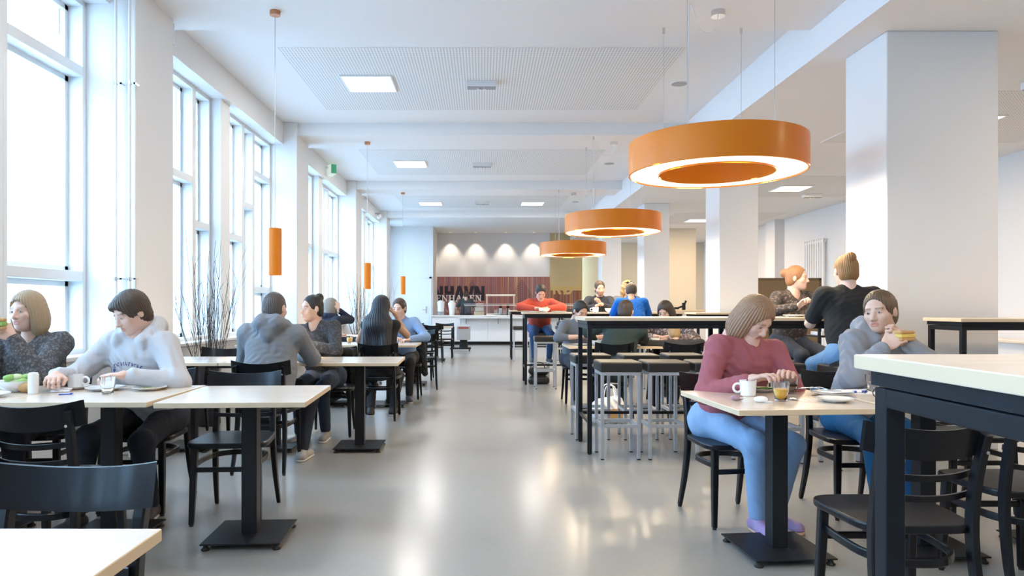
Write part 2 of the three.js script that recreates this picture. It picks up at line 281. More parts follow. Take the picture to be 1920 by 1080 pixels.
// ---------------------------------------------------------------- serving counter and mural at the back
function canvasTex(w, h, draw) { const c = document.createElement('canvas'); c.width = w; c.height = h; draw(c.getContext('2d'), w, h); const t = new THREE.CanvasTexture(c); t.colorSpace = THREE.SRGBColorSpace; return t; }
function stripes(g, w, h, base) {
  g.fillStyle = base; g.fillRect(0, 0, w, h);
  const cs = ['#a85c58', '#c08070', '#7d5a75', '#d9a94f', '#9a6a64', '#e2bd7c', '#6f6a98', '#b86a5c', '#8a4a4e', '#ab988a', '#5d5370'];
  for (let i = 0; i < w / 5; i++) { g.fillStyle = cs[Math.floor(rnd() * cs.length)]; g.globalAlpha = 0.35 + 0.5 * rnd(); const x = rnd() * w, a = 2 + rnd() * 6, l = rnd() * 30 - 15; g.beginPath(); g.moveTo(x, 0); g.lineTo(x + a, 0); g.lineTo(x + a + l, h); g.lineTo(x + l, h); g.fill(); }
  g.globalAlpha = 1;
}
const mural = canvasTex(2048, 680, (g, w, h) => {
  stripes(g, w, h, '#9a6460');
  for (const [x0, ww] of [[1340, 420], [560, 200]]) { g.strokeStyle = '#2c2238'; g.lineWidth = 5; for (let k = 0; k < 16; k++) { g.beginPath(); const y = 120 + k * 40; g.moveTo(x0, y + ww * 0.6); g.lineTo(x0 + ww / 2, y - 60); g.lineTo(x0 + ww, y + ww * 0.6); g.stroke(); } }
  g.fillStyle = '#241d33'; g.font = 'bold 330px sans-serif'; g.textBaseline = 'alphabetic';
  g.save(); g.beginPath(); g.rect(0, 0, w, h); g.clip(); g.textAlign = 'right'; g.setTransform(0.82, 0, 0, 1, 0, 0); g.fillText('KØBENHAVN', 1090, 415); g.lineWidth = 26; g.strokeStyle = '#241d33'; g.strokeText('KØBENHAVN', 1090, 415); g.restore();
  g.save(); g.fillStyle = '#efe9e4'; g.font = 'bold 160px serif'; g.textAlign = 'right'; g.fillText('KOPENHAGEN', 830, 440); g.restore();
  g.fillStyle = '#e4dcd8'; for (let i = 0; i < 40; i++) { g.globalAlpha = 0.5; const x = rnd() * 640; g.fillRect(x, 520 + rnd() * 130, 10 + rnd() * 40, 8 + rnd() * 50); } g.globalAlpha = 1;
});
single('mural', bx(-1.68, 2.34, 0.9, 2.25, BACK - 0.03, BACK - 0.002).translate(0, 0, 0), std(0xffffff, 0.6, 0, { map: mural }), 'striped reddish mural with large city name lettering behind the counter', 'mural', [0, 0, 0]);
{ const m = scene.children[scene.children.length - 1], p = m.geometry.attributes.position, uv = m.geometry.attributes.uv; for (let i = 0; i < p.count; i++) uv.setXY(i, (p.getX(i) + 1.68) / 4.02, (p.getY(i) - 0.9) / 1.35); }
const mural2 = canvasTex(640, 512, (g, w, h) => { stripes(g, w, h, '#6b3a20'); g.fillStyle = '#c9ad72'; g.fillRect(0, 0, w, 70); g.font = 'bold 330px sans-serif'; g.fillText('KØ', 20, 140); });
single('wall_print', bx(2.38, 3.46, 0.9, 1.9, BACK - 0.08, BACK - 0.052), std(0xffffff, 0.6, 0, { map: mural2 }), 'brown striped mural panel with cut off pale letters on the tan wall', 'mural', [0, 0, 0]);
{ const m = scene.children[scene.children.length - 1], p = m.geometry.attributes.position, uv = m.geometry.attributes.uv; for (let i = 0; i < p.count; i++) uv.setXY(i, (p.getX(i) - 2.38) / 1.08, (p.getY(i) - 0.9)); }
[-1.15, -0.26, 0.79, 1.77].forEach((x, i) => {
  const t = thing('downlight', ['leftmost', 'second', 'third', 'rightmost'][i] + ' of four downlights casting cones on the back wall', 'downlight', [x, BEAM, BACK - 0.3], 0, 'downlights over the mural');
  part('ring', lathe([[0.045, -0.002], [0.06, -0.008], [0.065, 0]], 24), M.whitePlastic, t); part('bulb', new THREE.CircleGeometry(0.044, 20).rotateX(Math.PI / 2).translate(0, -0.003, 0), glow(LAMP.warm, 4), t);
  const s = new THREE.SpotLight(lin(...LAMP.neutral), LAMP.spot, 0, 0.62, 0.5); s.position.set(0, -0.012, 0); s.target.position.set(0, -1, -0.12); s.castShadow = true; s.name = 'lamp_light'; t.add(s, s.target);
});
{ const t = thing('serving_counter', 'long white serving counter with a tray shelf and glass guard', 'counter', [0, 0, 21.5]);
  part('body', bx(-1.6, 3.6, 0.1, 0.88, 0.15, 0.95), M.whitePlastic, t); part('plinth', bx(-1.6, 3.6, 0, 0.1, 0.2, 0.9), M.blackSteel, t);
  for (let i = 0; i < 6; i++) part('front_panel', bx(-1.58 + i * 0.865, -1.58 + i * 0.865 + 0.855, 0.11, 0.72, 0.135, 0.152, 0.004), M.whitePlastic, t);
  part('worktop', bx(-1.62, 3.62, 0.88, 0.92, 0.1, 1.0, 0.008), M.porcelain, t);
  part('tray_shelf', bx(-0.75, 3.6, 0.83, 0.86, -0.2, 0.14, 0.006), M.porcelain, t);
  for (const x of [-0.55, 0.45, 1.5, 2.5]) part('bracket', [bx(x, x + 0.03, 0.66, 0.83, 0.1, 0.13), bx(x, x + 0.03, 0.78, 0.83, -0.16, 0.13)], M.greyPlastic, t);
  part('glass_guard', bx(-0.6, 3.5, 0.98, 1.22, 0.2, 0.208), M.glass, t);
  part('guard_rail', [bx(-0.6, 3.5, 1.22, 1.25, 0.18, 0.23), bx(-0.62, 3.5, 1.27, 1.285, 0.2, 0.5)], M.chrome, t);
  for (const x of [-0.62, 0.75, 2.1, 3.45]) part('guard_post', bx(x, x + 0.03, 0.92, 1.27, 0.19, 0.22), M.blackSteel, t);
  for (let i = 0; i < 2; i++) part('warming_tray', bx(1.9 + i * 0.8, 2.6 + i * 0.8, 0.92, 1.12, 0.3, 0.8, 0.02), M.blackSteel, t);
}
{ const t = thing('display_frame', 'open pale wooden display frame standing on the counter', 'display stand', [0.55, 0.92, 22.05]);
  part('post', bx(-0.45, -0.41, 0, 0.65, -0.02, 0.02), M.edge, t); part('post', bx(0.41, 0.45, 0, 0.65, -0.02, 0.02), M.edge, t); part('top_rail', bx(-0.47, 0.47, 0.61, 0.67, -0.03, 0.03), M.wood, t); part('base', bx(-0.45, 0.45, 0, 0.06, -0.1, 0.1), M.wood, t); }
[0.42, 0.56, 0.70, 0.82].forEach((x, i) => { const t = thing('plate_stack', ['leftmost', 'second', 'third', 'rightmost'][i] + ' stack of white plates on the serving counter', 'plates', [x * 1.0 - 0.02, 0.92, 21.78], 0, 'plate stacks on the counter'); for (let k = 0; k < 6; k++) part('plate', lathe([[0, 0], [0.04, 0], [0.06, 0.008], [0.058, 0.014], [0, 0.006]], 20).translate(0, k * 0.032, 0), M.porcelain, t); });
for (const [x, s] of [[0.55, 'left'], [0.78, 'right']]) { const t = thing('pepper_mill', s + ' black topped dispenser standing behind the plate stacks', 'dispenser', [x, 0.92, 21.93], 0, 'dispensers on the counter'); part('body', cyl(0.05, 0.06, 0.22, 0, 0, 0), M.whitePlastic, t); part('cap', cyl(0.035, 0.05, 0.12, 0, 0.22, 0), M.blackSteel, t); }
{ const t = thing('juice_dispenser', 'pale glass drinks dispenser at the left end of the counter', 'dispenser', [-1.35, 0.92, 22.1]); part('base', bx(-0.1, 0.1, 0, 0.12, -0.1, 0.1, 0.01), M.greyPlastic, t); part('tank', cyl(0.12, 0.1, 0.3, 0, 0.12, 0), M.whitePlastic, t); part('lid', cyl(0.05, 0.125, 0.05, 0, 0.42, 0), M.whitePlastic, t); part('tap', bx(-0.015, 0.015, 0.04, 0.1, -0.15, -0.1), M.chrome, t); }
{ const t = thing('cereal_jar', 'tall pale jar beside the drinks dispenser on the counter', 'jar', [-1.0, 0.92, 22.1]); part('jar', lathe([[0, 0], [0.08, 0], [0.1, 0.2], [0.13, 0.36], [0.1, 0.42], [0, 0.42]], 24), M.porcelain, t); part('lid', cyl(0.04, 0.1, 0.05, 0, 0.42, 0), M.whitePlastic, t); }
{ const t = thing('bread_basket', 'stack of light wooden bread boxes right of the counter worker', 'box', [-0.13, 0.92, 22.1]); for (let k = 0; k < 3; k++) part('tray', bx(-0.16 + k * 0.03, 0.16 - k * 0.01, k * 0.13, k * 0.13 + 0.12, -0.1, 0.1, 0.008), k % 2 ? M.wood : M.edge, t); }
{ const t = thing('tray_trolley', 'grey appliance trolley standing before the white counter', 'trolley', [-0.55, 0, 18.7]);
  part('base', [bx(-0.34, 0.22, 0.05, 0.09, -0.22, 0.22, 0.01)], M.blackSteel, t); part('post', bx(-0.31, -0.23, 0.09, 0.65, -0.05, 0.05), M.blackSteel, t); part('cabinet', bx(-0.16, 0.2, 0.3, 0.68, -0.2, 0.2, 0.02), M.greyPlastic, t); part('control_strip', bx(-0.12, 0.16, 0.6, 0.65, -0.206, -0.19), std(lin(0.3, 0.08, 0.07), 0.4), t); part('motor', cyl(0.1, 0.12, 0.22, 0.02, 0.09, 0), M.blackSteel, t);
  for (const [a, b] of [[-0.3, -0.18], [0.18, -0.18], [-0.3, 0.18], [0.18, 0.18]]) part('caster', new THREE.CylinderGeometry(0.03, 0.03, 0.025, 14).rotateZ(Math.PI / 2).translate(a, 0.03, b), M.rubber, t); }
// right aisle furniture
{ const t = thing('radiator', 'tall vertical tube radiator on the right wall', 'radiator', [7.95, 0, 16.6]); for (let i = 0; i < 9; i++) part('tube', bx(-0.05, 0, 0.9, 2.8, -0.5 + i * 0.115, -0.43 + i * 0.115, 0.015), M.whitePlastic, t); part('manifold', [bx(-0.04, 0.02, 0.95, 1.0, -0.5, 0.5), bx(-0.04, 0.02, 2.7, 2.75, -0.5, 0.5)], M.whitePlastic, t); part('supply_pipe', bx(-0.03, 0, 0, 0.95, -0.46, -0.44), M.whitePlastic, t); }
{ const t = thing('partition_screen', 'low brown partition screen in the right aisle', 'partition', [5.65, 0, 13.2]); part('panel', bx(-0.7, 0.75, 0.1, 1.7, -0.02, 0.02), std(lin(0.2, 0.13, 0.06), 0.5), t); part('frame', [bx(-0.74, -0.7, 0, 1.74, -0.025, 0.025), bx(0.75, 0.79, 0, 1.74, -0.025, 0.025), bx(-0.74, 0.79, 1.7, 1.74, -0.025, 0.025)], std(lin(0.12, 0.08, 0.04), 0.5), t); }
{ const t = thing('drinks_counter', 'grey drinks counter between two columns with black taps', 'counter', [5.6, 0, 19.5]); part('body', bx(-1.0, 0.6, 0, 1.06, -0.3, 0.3), M.greyWall, t); part('top', bx(-1.03, 0.63, 1.06, 1.1, -0.33, 0.33), M.edge, t); }
for (const [x, s] of [[5.12, 'left'], [5.62, 'right']]) { const t = thing('drinks_tap', s + ' one of two black drinks taps on the far counter', 'tap', [x, 1.1, 19.4], 0, 'drinks taps'); part('column', bx(-0.04, 0.04, 0, 0.2, -0.04, 0.04), M.blackSteel, t); part('spout', sweep([[-0.18, 0.05, 0.02], [0, 0.12, 0.02], [0.06, 0.26, 0.02]], [0.05, 0.05], [0, 0, 1]), M.blackSteel, t); part('nozzle', bx(-0.26, -0.14, 0.02, 0.08, -0.03, 0.03), M.blackSteel, t); }
{ const t = thing('wall_bench', 'white bench with a pale wooden seat along the right wall', 'bench', [7.75, 0, 10.4]); part('body', bx(-0.25, 0.2, 0, 0.68, -1.0, 0.9), M.whitePlastic, t); part('seat_board', bx(-0.3, 0.2, 0.68, 0.72, -1.05, 0.95, 0.008), M.wood, t); }
{ const t = thing('dish_trolley', 'black trolley with white trays behind the person in black', 'trolley', [4.62, 0, 9.1]); for (const [a, b] of [[-0.3, -0.2], [0.3, -0.2], [-0.3, 0.2], [0.3, 0.2]]) part('post', bx(a - 0.015, a + 0.015, 0, 1.08, b - 0.015, b + 0.015), M.blackSteel, t); for (let i = 0; i < 5; i++) { const s = part('shelf', bx(-0.3, 0.3, 0.2 + i * 0.2, 0.22 + i * 0.2, -0.2, 0.2), M.blackSteel, t); part('tray', bx(-0.24, 0.24, 0.22 + i * 0.2, 0.27 + i * 0.2, -0.17, 0.17, 0.01), M.porcelain, s); } }
// ---------------------------------------------------------------- furniture
function slab(outline, y0, y1, bevel = 0.006) {                      // outline in (x, z)
  const s = new THREE.Shape(outline.map(([x, z]) => new THREE.Vector2(x, -z)));
  const g = new THREE.ExtrudeGeometry(s, { depth: y1 - y0 - 2 * bevel, bevelEnabled: true, bevelThickness: bevel, bevelSize: bevel, bevelOffset: -bevel, bevelSegments: 2, curveSegments: 8 });
  return g.rotateX(-Math.PI / 2).translate(0, y0 + bevel, 0);
}
function curvedPanel(w, y0, y1, z, sag, th, lean = 0, rise = 0, n = 28) {        // bent board, its middle set back by sag
  const pos = [], idx = [], rows = [[y0, 0], [y0, 1], [y1, 1], [y1, 0]], N = n + 1;
  for (let i = 0; i <= n; i++) { const u = i / n * 2 - 1, x = u * w / 2, zz = z - sag * (1 - u * u), dx = 2 * sag * u / (w / 2), L = Math.hypot(1, dx); for (const [y, t] of rows) pos.push(x + dx / L * -t * th, y + rise * u * u, zz - (y - y0) * lean - t * th / L); }
  for (let i = 0; i < n; i++) for (let j = 0; j < 4; j++) { const a = i * 4 + j, b = i * 4 + (j + 1) % 4; idx.push(a, a + 4, b, b, a + 4, b + 4); }
  idx.push(0, 1, 2, 0, 2, 3); const e = n * 4; idx.push(e, e + 2, e + 1, e, e + 3, e + 2);
  const g = new THREE.BufferGeometry(); g.setAttribute('position', new THREE.Float32BufferAttribute(pos, 3)); g.setIndex(idx); return toCreasedNormals(g, 0.6);
}
function makeChair() {
  const t = thing('cafe_chair', '', 'chair', [0, 0, 0], 0, 'black cafe chairs');
  const o = []; for (let i = 0; i <= 40; i++) { const a = i / 40 * 2 * Math.PI, c = Math.cos(a), s = Math.sin(a), e = 0.42; const x = Math.sign(c) * Math.pow(Math.abs(c), e) * 0.212, z = Math.sign(s) * Math.pow(Math.abs(s), e) * 0.205; o.push([x * (1 + z * 0.38), z]); }
  const seat = slab(o.slice(0, 40), 0.425, 0.455, 0.008); const p = seat.attributes.position; for (let i = 0; i < p.count; i++) if (p.getY(i) > 0.45) p.setY(i, p.getY(i));
  part('seat', seat, M.blackWood, t);
  for (const s of [-1, 1]) {
    const f = part('leg', sweep([[s * 0.17, 0.44, 0.155], [s * 0.176, 0.22, 0.165], [s * 0.182, 0.012, 0.175]], [[0.036, 0.036], [0.034, 0.034], [0.026, 0.026]]), M.blackWood, t);
    part('foot_cap', cyl(0.012, 0.011, 0.014, s * 0.182, 0, 0.175, 10), M.rubber, f);
    const r = part('leg', sweep(curve([[s * 0.185, 0.012, -0.265], [s * 0.176, 0.2, -0.215], [s * 0.168, 0.42, -0.188], [s * 0.166, 0.6, -0.207], [s * 0.172, 0.775, -0.25]], 14), [...Array(15)].map((_, i) => { const q = 0.026 + 0.012 * Math.sin(i / 14 * Math.PI * 0.85); return [q * 0.85, q * 1.1]; })), M.blackWood, t);
    part('foot_cap', cyl(0.012, 0.011, 0.014, s * 0.185, 0, -0.265, 10), M.rubber, r);
    part('bolt', [new THREE.CylinderGeometry(0.006, 0.006, 0.004, 12).rotateX(Math.PI / 2).translate(s * 0.171, 0.715, -0.258)], M.chrome, t);
  }
  part('backrest', curvedPanel(0.43, 0.685, 0.79, -0.185, 0.05, 0.013, 0.22, 0.026), M.blackWood, t);
  part('slat', curvedPanel(0.335, 0.607, 0.63, -0.172, 0.035, 0.012, 0.15, 0.012), M.blackWood, t);
  part('slat', curvedPanel(0.335, 0.535, 0.557, -0.162, 0.032, 0.012, 0.15, 0.012), M.blackWood, t);
  part('bent_stretcher', sweep(curve([[-0.165, 0.335, 0.155], [-0.168, 0.333, 0.02], [-0.15, 0.33, -0.11], [-0.08, 0.328, -0.185], [0, 0.328, -0.2], [0.08, 0.328, -0.185], [0.15, 0.33, -0.11], [0.168, 0.333, 0.02], [0.165, 0.335, 0.155]], 32), [0.03, 0.016], [0, 1, 0]), M.blackWood, t);
  part('front_stretcher', sweep([[-0.172, 0.305, 0.162], [0.172, 0.305, 0.162]], [0.026, 0.018], [0, 1, 0]), M.blackWood, t);
  return t;
}
const chair0 = makeChair(); let chairUsed = false;
function chair(x, Z, turn, label) { if (!chairUsed) { chairUsed = true; chair0.position.set(x, 0, -Z); chair0.rotation.y = turn; chair0.userData.label = label; return chair0; } return dup(chair0, [x, 0, Z], turn, label); }
const AWAY = Math.PI;
function makeTable() {
  const t = thing('pedestal_table', '', 'table', [0, 0, 0], 0, 'square pedestal tables');
  part('tabletop', bx(-0.349, 0.349, 0.7245, 0.75, -0.349, 0.349, 0.002), M.wood, t);
  const E = 0.0012; part('edge_band', [bx(-0.35, -0.349 + E, 0.726, 0.748, -0.347, 0.347), bx(0.349 - E, 0.35, 0.726, 0.748, -0.347, 0.347), bx(-0.347, 0.347, 0.726, 0.748, -0.35, -0.349 + E), bx(-0.347, 0.347, 0.726, 0.748, 0.349 - E, 0.35)], M.edge, t);
  part('mounting_plate', bx(-0.16, 0.16, 0.716, 0.7245, -0.16, 0.16), M.blackSteel, t);
  part('pedestal', bx(-0.039, 0.039, 0.036, 0.716, -0.039, 0.039, 0.004), M.blackSteel, t);
  part('base_plate', bx(-0.195, 0.195, 0.028, 0.036, -0.195, 0.195, 0.003), M.blackSteel, t);
  for (const [a, b] of [[-1, -1], [1, -1], [-1, 1], [1, 1]]) part('foot', lathe([[0, 0], [0.02, 0], [0.022, 0.006], [0.014, 0.012], [0.009, 0.028], [0, 0.028]], 16).translate(a * 0.172, 0, b * 0.172), M.rubber, t);
  return t;
}
const table0 = makeTable(); let tableUsed = false;
function table(x, Z, turn, label) { if (!tableUsed) { tableUsed = true; table0.position.set(x, 0, -Z); table0.rotation.y = turn; table0.userData.label = label; return table0; } return dup(table0, [x, 0, Z], turn, label); }
// window side, nearest row first
table(-1.0, 1.053, 0, 'white topped table filling the lower left corner');
table(-1.203, 3.587, 0.049, 'empty square table left of the aisle with its base plate in full view');
table(-1.932, 3.60, 0.0, 'table with plates and glasses in front of the man in the white hoodie');
table(-2.64, 3.61, 0.0, 'table with salad bowl in front of the woman in the grey sweater');
table(-1.04, 5.85, 0.03, 'empty end of table row beside the aisle behind the nearest empty table');
table(-1.76, 5.86, 0, 'table between the man in grey hoodie and the woman with dark bun');
table(-2.465, 5.86, 0, 'empty table by the window in front of the twig vase');
table(-1.13, 8.38, 0, 'table where the woman with long black hair sits');
table(-1.835, 8.38, 0, 'table with an orange juice glass beside the woman with long black hair');
table(-2.54, 8.38, 0, 'table by the window in the row of the woman with long black hair');
table(-1.07, 10.65, 0, 'small far table right of the man in the light blue shirt');
table(-1.775, 10.65, 0, 'far table in the row of the person with a phone');
table(-2.48, 10.65, 0, 'far table by the window in front of the person with a phone');
table(-1.04, 15.4, 0, 'farthest table of the window side near the white door');
table(-1.745, 15.4, 0, 'farthest table of the window side nearer to the wall');
// right side
table(1.429, 3.374, 0.075, 'table with orange juice and white mug at the right of the aisle');
table(2.168, 3.41, 0.0, 'table with paper and eyeglasses behind the near high table leg');
table(2.872, 3.42, 0, 'table at the right edge under the near high table');
table(1.31, 8.1, 0, 'low table with white bowls behind the stools');
table(2.02, 8.1, 0, 'low table with a white cup behind the middle stools');
table(2.73, 8.1, 0, 'low table behind the blurred person at right');
table(3.55, 13.95, 0, 'low far table before the white column with two black chairs');

chair(-1.02, 1.5, 0, 'chair with shiny curved backrest at the lower left corner table');
chair(-1.86, 3.06, AWAY, 'chair turned away from us below the crowded table at the left edge');
chair(-1.42, 3.96, 0.06, 'empty chair behind the square table left of the aisle');
chair(-2.02, 4.14, 0, 'chair on which the man in the white hoodie sits');
chair(-2.67, 4.17, 0.1, 'chair on which the woman in the grey sweater sits');
chair(-1.6, 5.18, AWAY, 'chair on which the man in the grey hoodie sits with his back to us');
chair(-1.42, 6.5, 0.1, 'chair of the woman with the dark bun and a dark jacket over it');
chair(-2.48, 6.42, 0, 'empty chair by the twig vase behind the window table');
chair(-1.11, 7.5, AWAY, 'chair on which the woman with long black hair sits');
chair(-1.02, 9.08, 0, 'chair on which the man in the light blue shirt sits');
chair(-1.78, 8.95, 0, 'empty chair behind the table with the orange juice glass');
chair(-2.2, 9.92, AWAY - 0.25, 'chair on which the person with a phone sits');
chair(-0.87, 10.2, AWAY + 0.08, 'empty chair right of the man in the light blue shirt');
chair(-1.02, 11.35, 0, 'empty chair behind the small far table');
chair(-1.06, 14.95, AWAY, 'nearer chair at the farthest table beside the aisle');
chair(-0.9, 16.05, 0, 'far side chair at the farthest table beside the aisle');
chair(-1.6, 16.0, 0, 'far side chair at the farthest table nearer to the wall');
chair(1.40, 3.92, 0.136, 'chair of the person in the maroon top at right of the aisle');
chair(2.17, 4.06, 0, 'chair on which the person in the pale grey hoodie sits');
chair(1.5, 2.55, AWAY, 'large near chair behind the high table leg at lower right');
chair(2.27, 2.98, AWAY, 'near chair cut by the right edge of the picture');
chair(2.86, 4.12, 0, 'chair at the far side of the table at the right edge');
chair(1.42, 7.68, AWAY, 'chair of the person in the dark green top behind the stools');
chair(2.17, 7.68, AWAY, 'chair of the fair haired child behind the stools');
chair(2.74, 7.68, AWAY, 'empty chair right of the fair haired child');
chair(1.2, 8.68, 0, 'chair of the dark haired person in the blue grey jacket');
chair(2.3, 8.68, 0, 'chair of the woman in the speckled blouse');
chair(3.3, 13.4, AWAY, 'left one of two black chairs at the low far table');
chair(3.8, 13.4, AWAY, 'right one of two black chairs at the low far table');

// bar stools
function makeStool() {
  const t = thing('bar_stool', '', 'stool', [0, 0, 0], 0, 'black and silver bar stools');
  part('cushion', bx(-0.168, 0.168, 0.685, 0.765, -0.165, 0.165, 0.018), M.leather, t);
  part('seat_frame', [bx(-0.155, 0.155, 0.66, 0.685, -0.155, -0.13), bx(-0.155, 0.155, 0.66, 0.685, 0.13, 0.155), bx(-0.155, -0.13, 0.66, 0.685, -0.13, 0.13), bx(0.13, 0.155, 0.66, 0.685, -0.13, 0.13)], M.silver, t);
  for (const [a, b] of [[-1, -1], [1, -1], [-1, 1], [1, 1]]) { const l = part('leg', bx(a * 0.1425 - 0.0125, a * 0.1425 + 0.0125, 0.008, 0.66, b * 0.1425 - 0.0125, b * 0.1425 + 0.0125, 0.002), M.silver, t); part('foot_cap', bx(a * 0.1425 - 0.012, a * 0.1425 + 0.012, 0, 0.01, b * 0.1425 - 0.012, b * 0.1425 + 0.012), M.rubber, l); }
  for (const b of [-1, 1]) { part('foot_rail', bx(-0.13, 0.13, 0.25, 0.275, b * 0.1425 - 0.0125, b * 0.1425 + 0.0125), M.silver, t); part('foot_rail', bx(b * 0.1425 - 0.0125, b * 0.1425 + 0.0125, 0.25, 0.275, -0.13, 0.13), M.silver, t); }
  return t;
}
const stool0 = makeStool(); let stoolUsed = false;
function stool(x, Z, turn, label) { if (!stoolUsed) { stoolUsed = true; stool0.position.set(x, 0, -Z); stool0.rotation.y = turn; stool0.userData.label = label; return stool0; } return dup(stool0, [x, 0, Z], turn, label); }
stool(1.075, 5.56, 0, 'nearest left bar stool in full view at the end of the high table');
stool(1.445, 5.56, 0.02, 'second bar stool in the near row from the aisle');
stool(1.82, 5.57, 0, 'third bar stool in the near row partly behind the chair in maroon');
stool(2.29, 5.42, 0, 'fourth bar stool in the near row of the high table');
stool(2.75, 5.2, 0, 'bar stool under the person in black with a hair bun');
stool(0.98, 6.36, 0.03, 'left bar stool in the far row behind the high table end');
stool(1.42, 6.36, 0, 'second bar stool in the far row of the high table');
stool(1.83, 6.38, 0, 'third bar stool in the far row of the high table');
stool(3.05, 6.82, 0, 'bar stool under the woman in the patterned blouse');
stool(0.91, 10.18, 0, 'bar stool standing in front of the man in the red sweater');
stool(0.92, 11.36, 0, 'bar stool under the man in the red sweater');
stool(1.93, 11.5, 0, 'bar stool under the man in the navy zip top');
stool(2.4, 11.56, 0, 'bar stool under the blonde woman with sunglasses on her head');
stool(2.2, 10.2, 0, 'bar stool under the man in the bright blue shirt');
stool(0.82, 15.3, 0, 'far bar stool left of the man in the red sweater');
stool(1.78, 15.4, 0, 'far bar stool with a black bag right of the man in red');

// high tables
function highTable(x0, x1, Z0, Z1, label) {
  const t = thing('bar_table', label, 'bar table', [(x0 + x1) / 2, 0, (Z0 + Z1) / 2], 0, 'high bar tables'), w = (x1 - x0) / 2, d = (Z1 - Z0) / 2, a = w - 0.02, b = d - 0.02, L = 0.036;
  part('tabletop', bx(-w, w, 1.083, 1.11, -d, d, 0.002), M.wood, t);
  part('edge_band', [bx(-w - 0.0008, -w + 0.001, 1.085, 1.108, -d, d), bx(w - 0.001, w + 0.0008, 1.085, 1.108, -d, d), bx(-w, w, 1.085, 1.108, -d - 0.0008, -d + 0.001), bx(-w, w, 1.085, 1.108, d - 0.001, d + 0.0008)], M.edge, t);
  part('top_frame', [bx(-a, a, 1.055, 1.083, -b, -b + 0.03), bx(-a, a, 1.055, 1.083, b - 0.03, b), bx(-a, -a + 0.03, 1.055, 1.083, -b + 0.03, b - 0.03), bx(a - 0.03, a, 1.055, 1.083, -b + 0.03, b - 0.03)], M.blackSteel, t);
  const e = 0.004;
  for (const [sx, sz] of [[-1, -1], [1, -1], [-1, 1], [1, 1]]) { const X = sx * (a - L / 2 - e), Zc = sz * (b - L / 2 - e); const l = part('leg', bx(X - L / 2, X + L / 2, 0.008, 1.052, Zc - L / 2, Zc + L / 2, 0.003), M.blackSteel, t); part('foot_cap', bx(X - 0.012, X + 0.012, 0, 0.01, Zc - 0.012, Zc + 0.012), M.rubber, l); }
  for (const sx of [-1, 1]) { const X = sx * (a - L / 2 - e); part('side_rail', bx(X - L / 2, X + L / 2, 1.017, 1.052, -b + L + e, b - L - e, 0.003), M.blackSteel, t); part('foot_rail', bx(X - 0.012, X + 0.012, 0.245, 0.27, -b + L, b - L), M.blackSteel, t); }
  part('rear_rail', bx(-a + L, a - L, 1.02, 1.052, b - 0.034, b - 0.008), M.blackSteel, t);
  part('front_rail', bx(-a + L, a - L, 1.02, 1.052, -b + 0.008, -b + 0.034), M.blackSteel, t);
  part('foot_rail', bx(-a + L, a - L, 0.245, 0.27, b - 0.03, b - 0.008), M.blackSteel, t);
  return t;
}
highTable(0.70, 1.94, 0.685, 1.305, 'high table corner filling the lower right of the picture');
highTable(0.82, 2.06, 5.57, 6.19, 'high table with the row of bar stools beside the aisle');
highTable(2.07, 3.31, 5.57, 6.19, 'high table behind the blurred people with a cup on it');
highTable(0.61, 1.83, 10.55, 11.17, 'high table where the man in the red sweater eats');
highTable(1.84, 3.06, 10.55, 11.17, 'high table of the man in blue and the man in navy');
highTable(3.07, 4.2, 9.98, 10.55, 'high table in front of the middle white column');
highTable(0.6, 1.82, 15.6, 16.2, 'farthest high table left of the man in the red sweater');
highTable(3.57, 4.8, 5.17, 5.62, 'high table in front of the wide near column at right');

// ---------------------------------------------------------------- twig vases
function twigVase(x, Z, label, n, s) {
  seed = s; const t = thing('twig_vase', label, 'vase', [x, 0, Z], 0, 'floor vases with bare twigs');
  part('vase', lathe([[0, 0], [0.11, 0], [0.12, 0.02], [0.1, 0.5], [0.115, 0.62], [0.105, 0.62], [0.09, 0.5], [0.1, 0.04], [0, 0.04]], 36), std(lin(0.03, 0.03, 0.035), 0.35), t);
  for (let i = 0; i < n; i++) {
    const a = rnd() * 6.283, sp = 0.06 + 0.42 * Math.pow(rnd(), 0.8), h = 1.25 + rnd() * 0.72, b = 0.4 + rnd() * 0.3, w = () => (rnd() - 0.5) * 0.035, pts = [];
    for (let k = 0; k <= 6; k++) { const q = k / 6, r = 0.03 + sp * Math.pow(q, 1.25); pts.push([Math.cos(a) * r + (k ? w() : 0), 0.1 + (h - 0.1) * q, Math.sin(a) * r + (k ? w() : 0)]); }
    const rr = 0.0032 + 0.002 * rnd(), P = curve(pts, 18), tw = part('twig', sweep(P, P.map((_, j) => { const k = rr * 2 * (1.1 - 0.75 * j / 18); return [k, k]; }), [1, 0.3, 0], 5), M.twig, t);
    for (let k = 0; k < 2 + rnd() * 2; k++) { const j = 7 + Math.floor(rnd() * 8), p = P[j], d = (rnd() - 0.5) * 0.16, l = 0.12 + rnd() * 0.25; part('side_shoot', sweep([p, [p[0] + d * 0.5, p[1] + l * 0.55, p[2] + (rnd() - 0.5) * 0.1], [p[0] + d, p[1] + l, p[2] + (rnd() - 0.5) * 0.16]], [[rr * 1.1, rr * 1.1], [rr * 0.9, rr * 0.9], [rr * 0.5, rr * 0.5]], [1, 0.2, 0], 5), M.twig, tw); }
  }
}
twigVase(-2.78, 7.0, 'nearest tall vase of dark bare twigs by the window', 26, 11);
twigVase(-2.62, 14.6, 'middle vase of bare twigs behind the woman with long black hair', 30, 23);
twigVase(-2.78, 19.0, 'farthest vase of bare twigs near the white back wall', 26, 41);
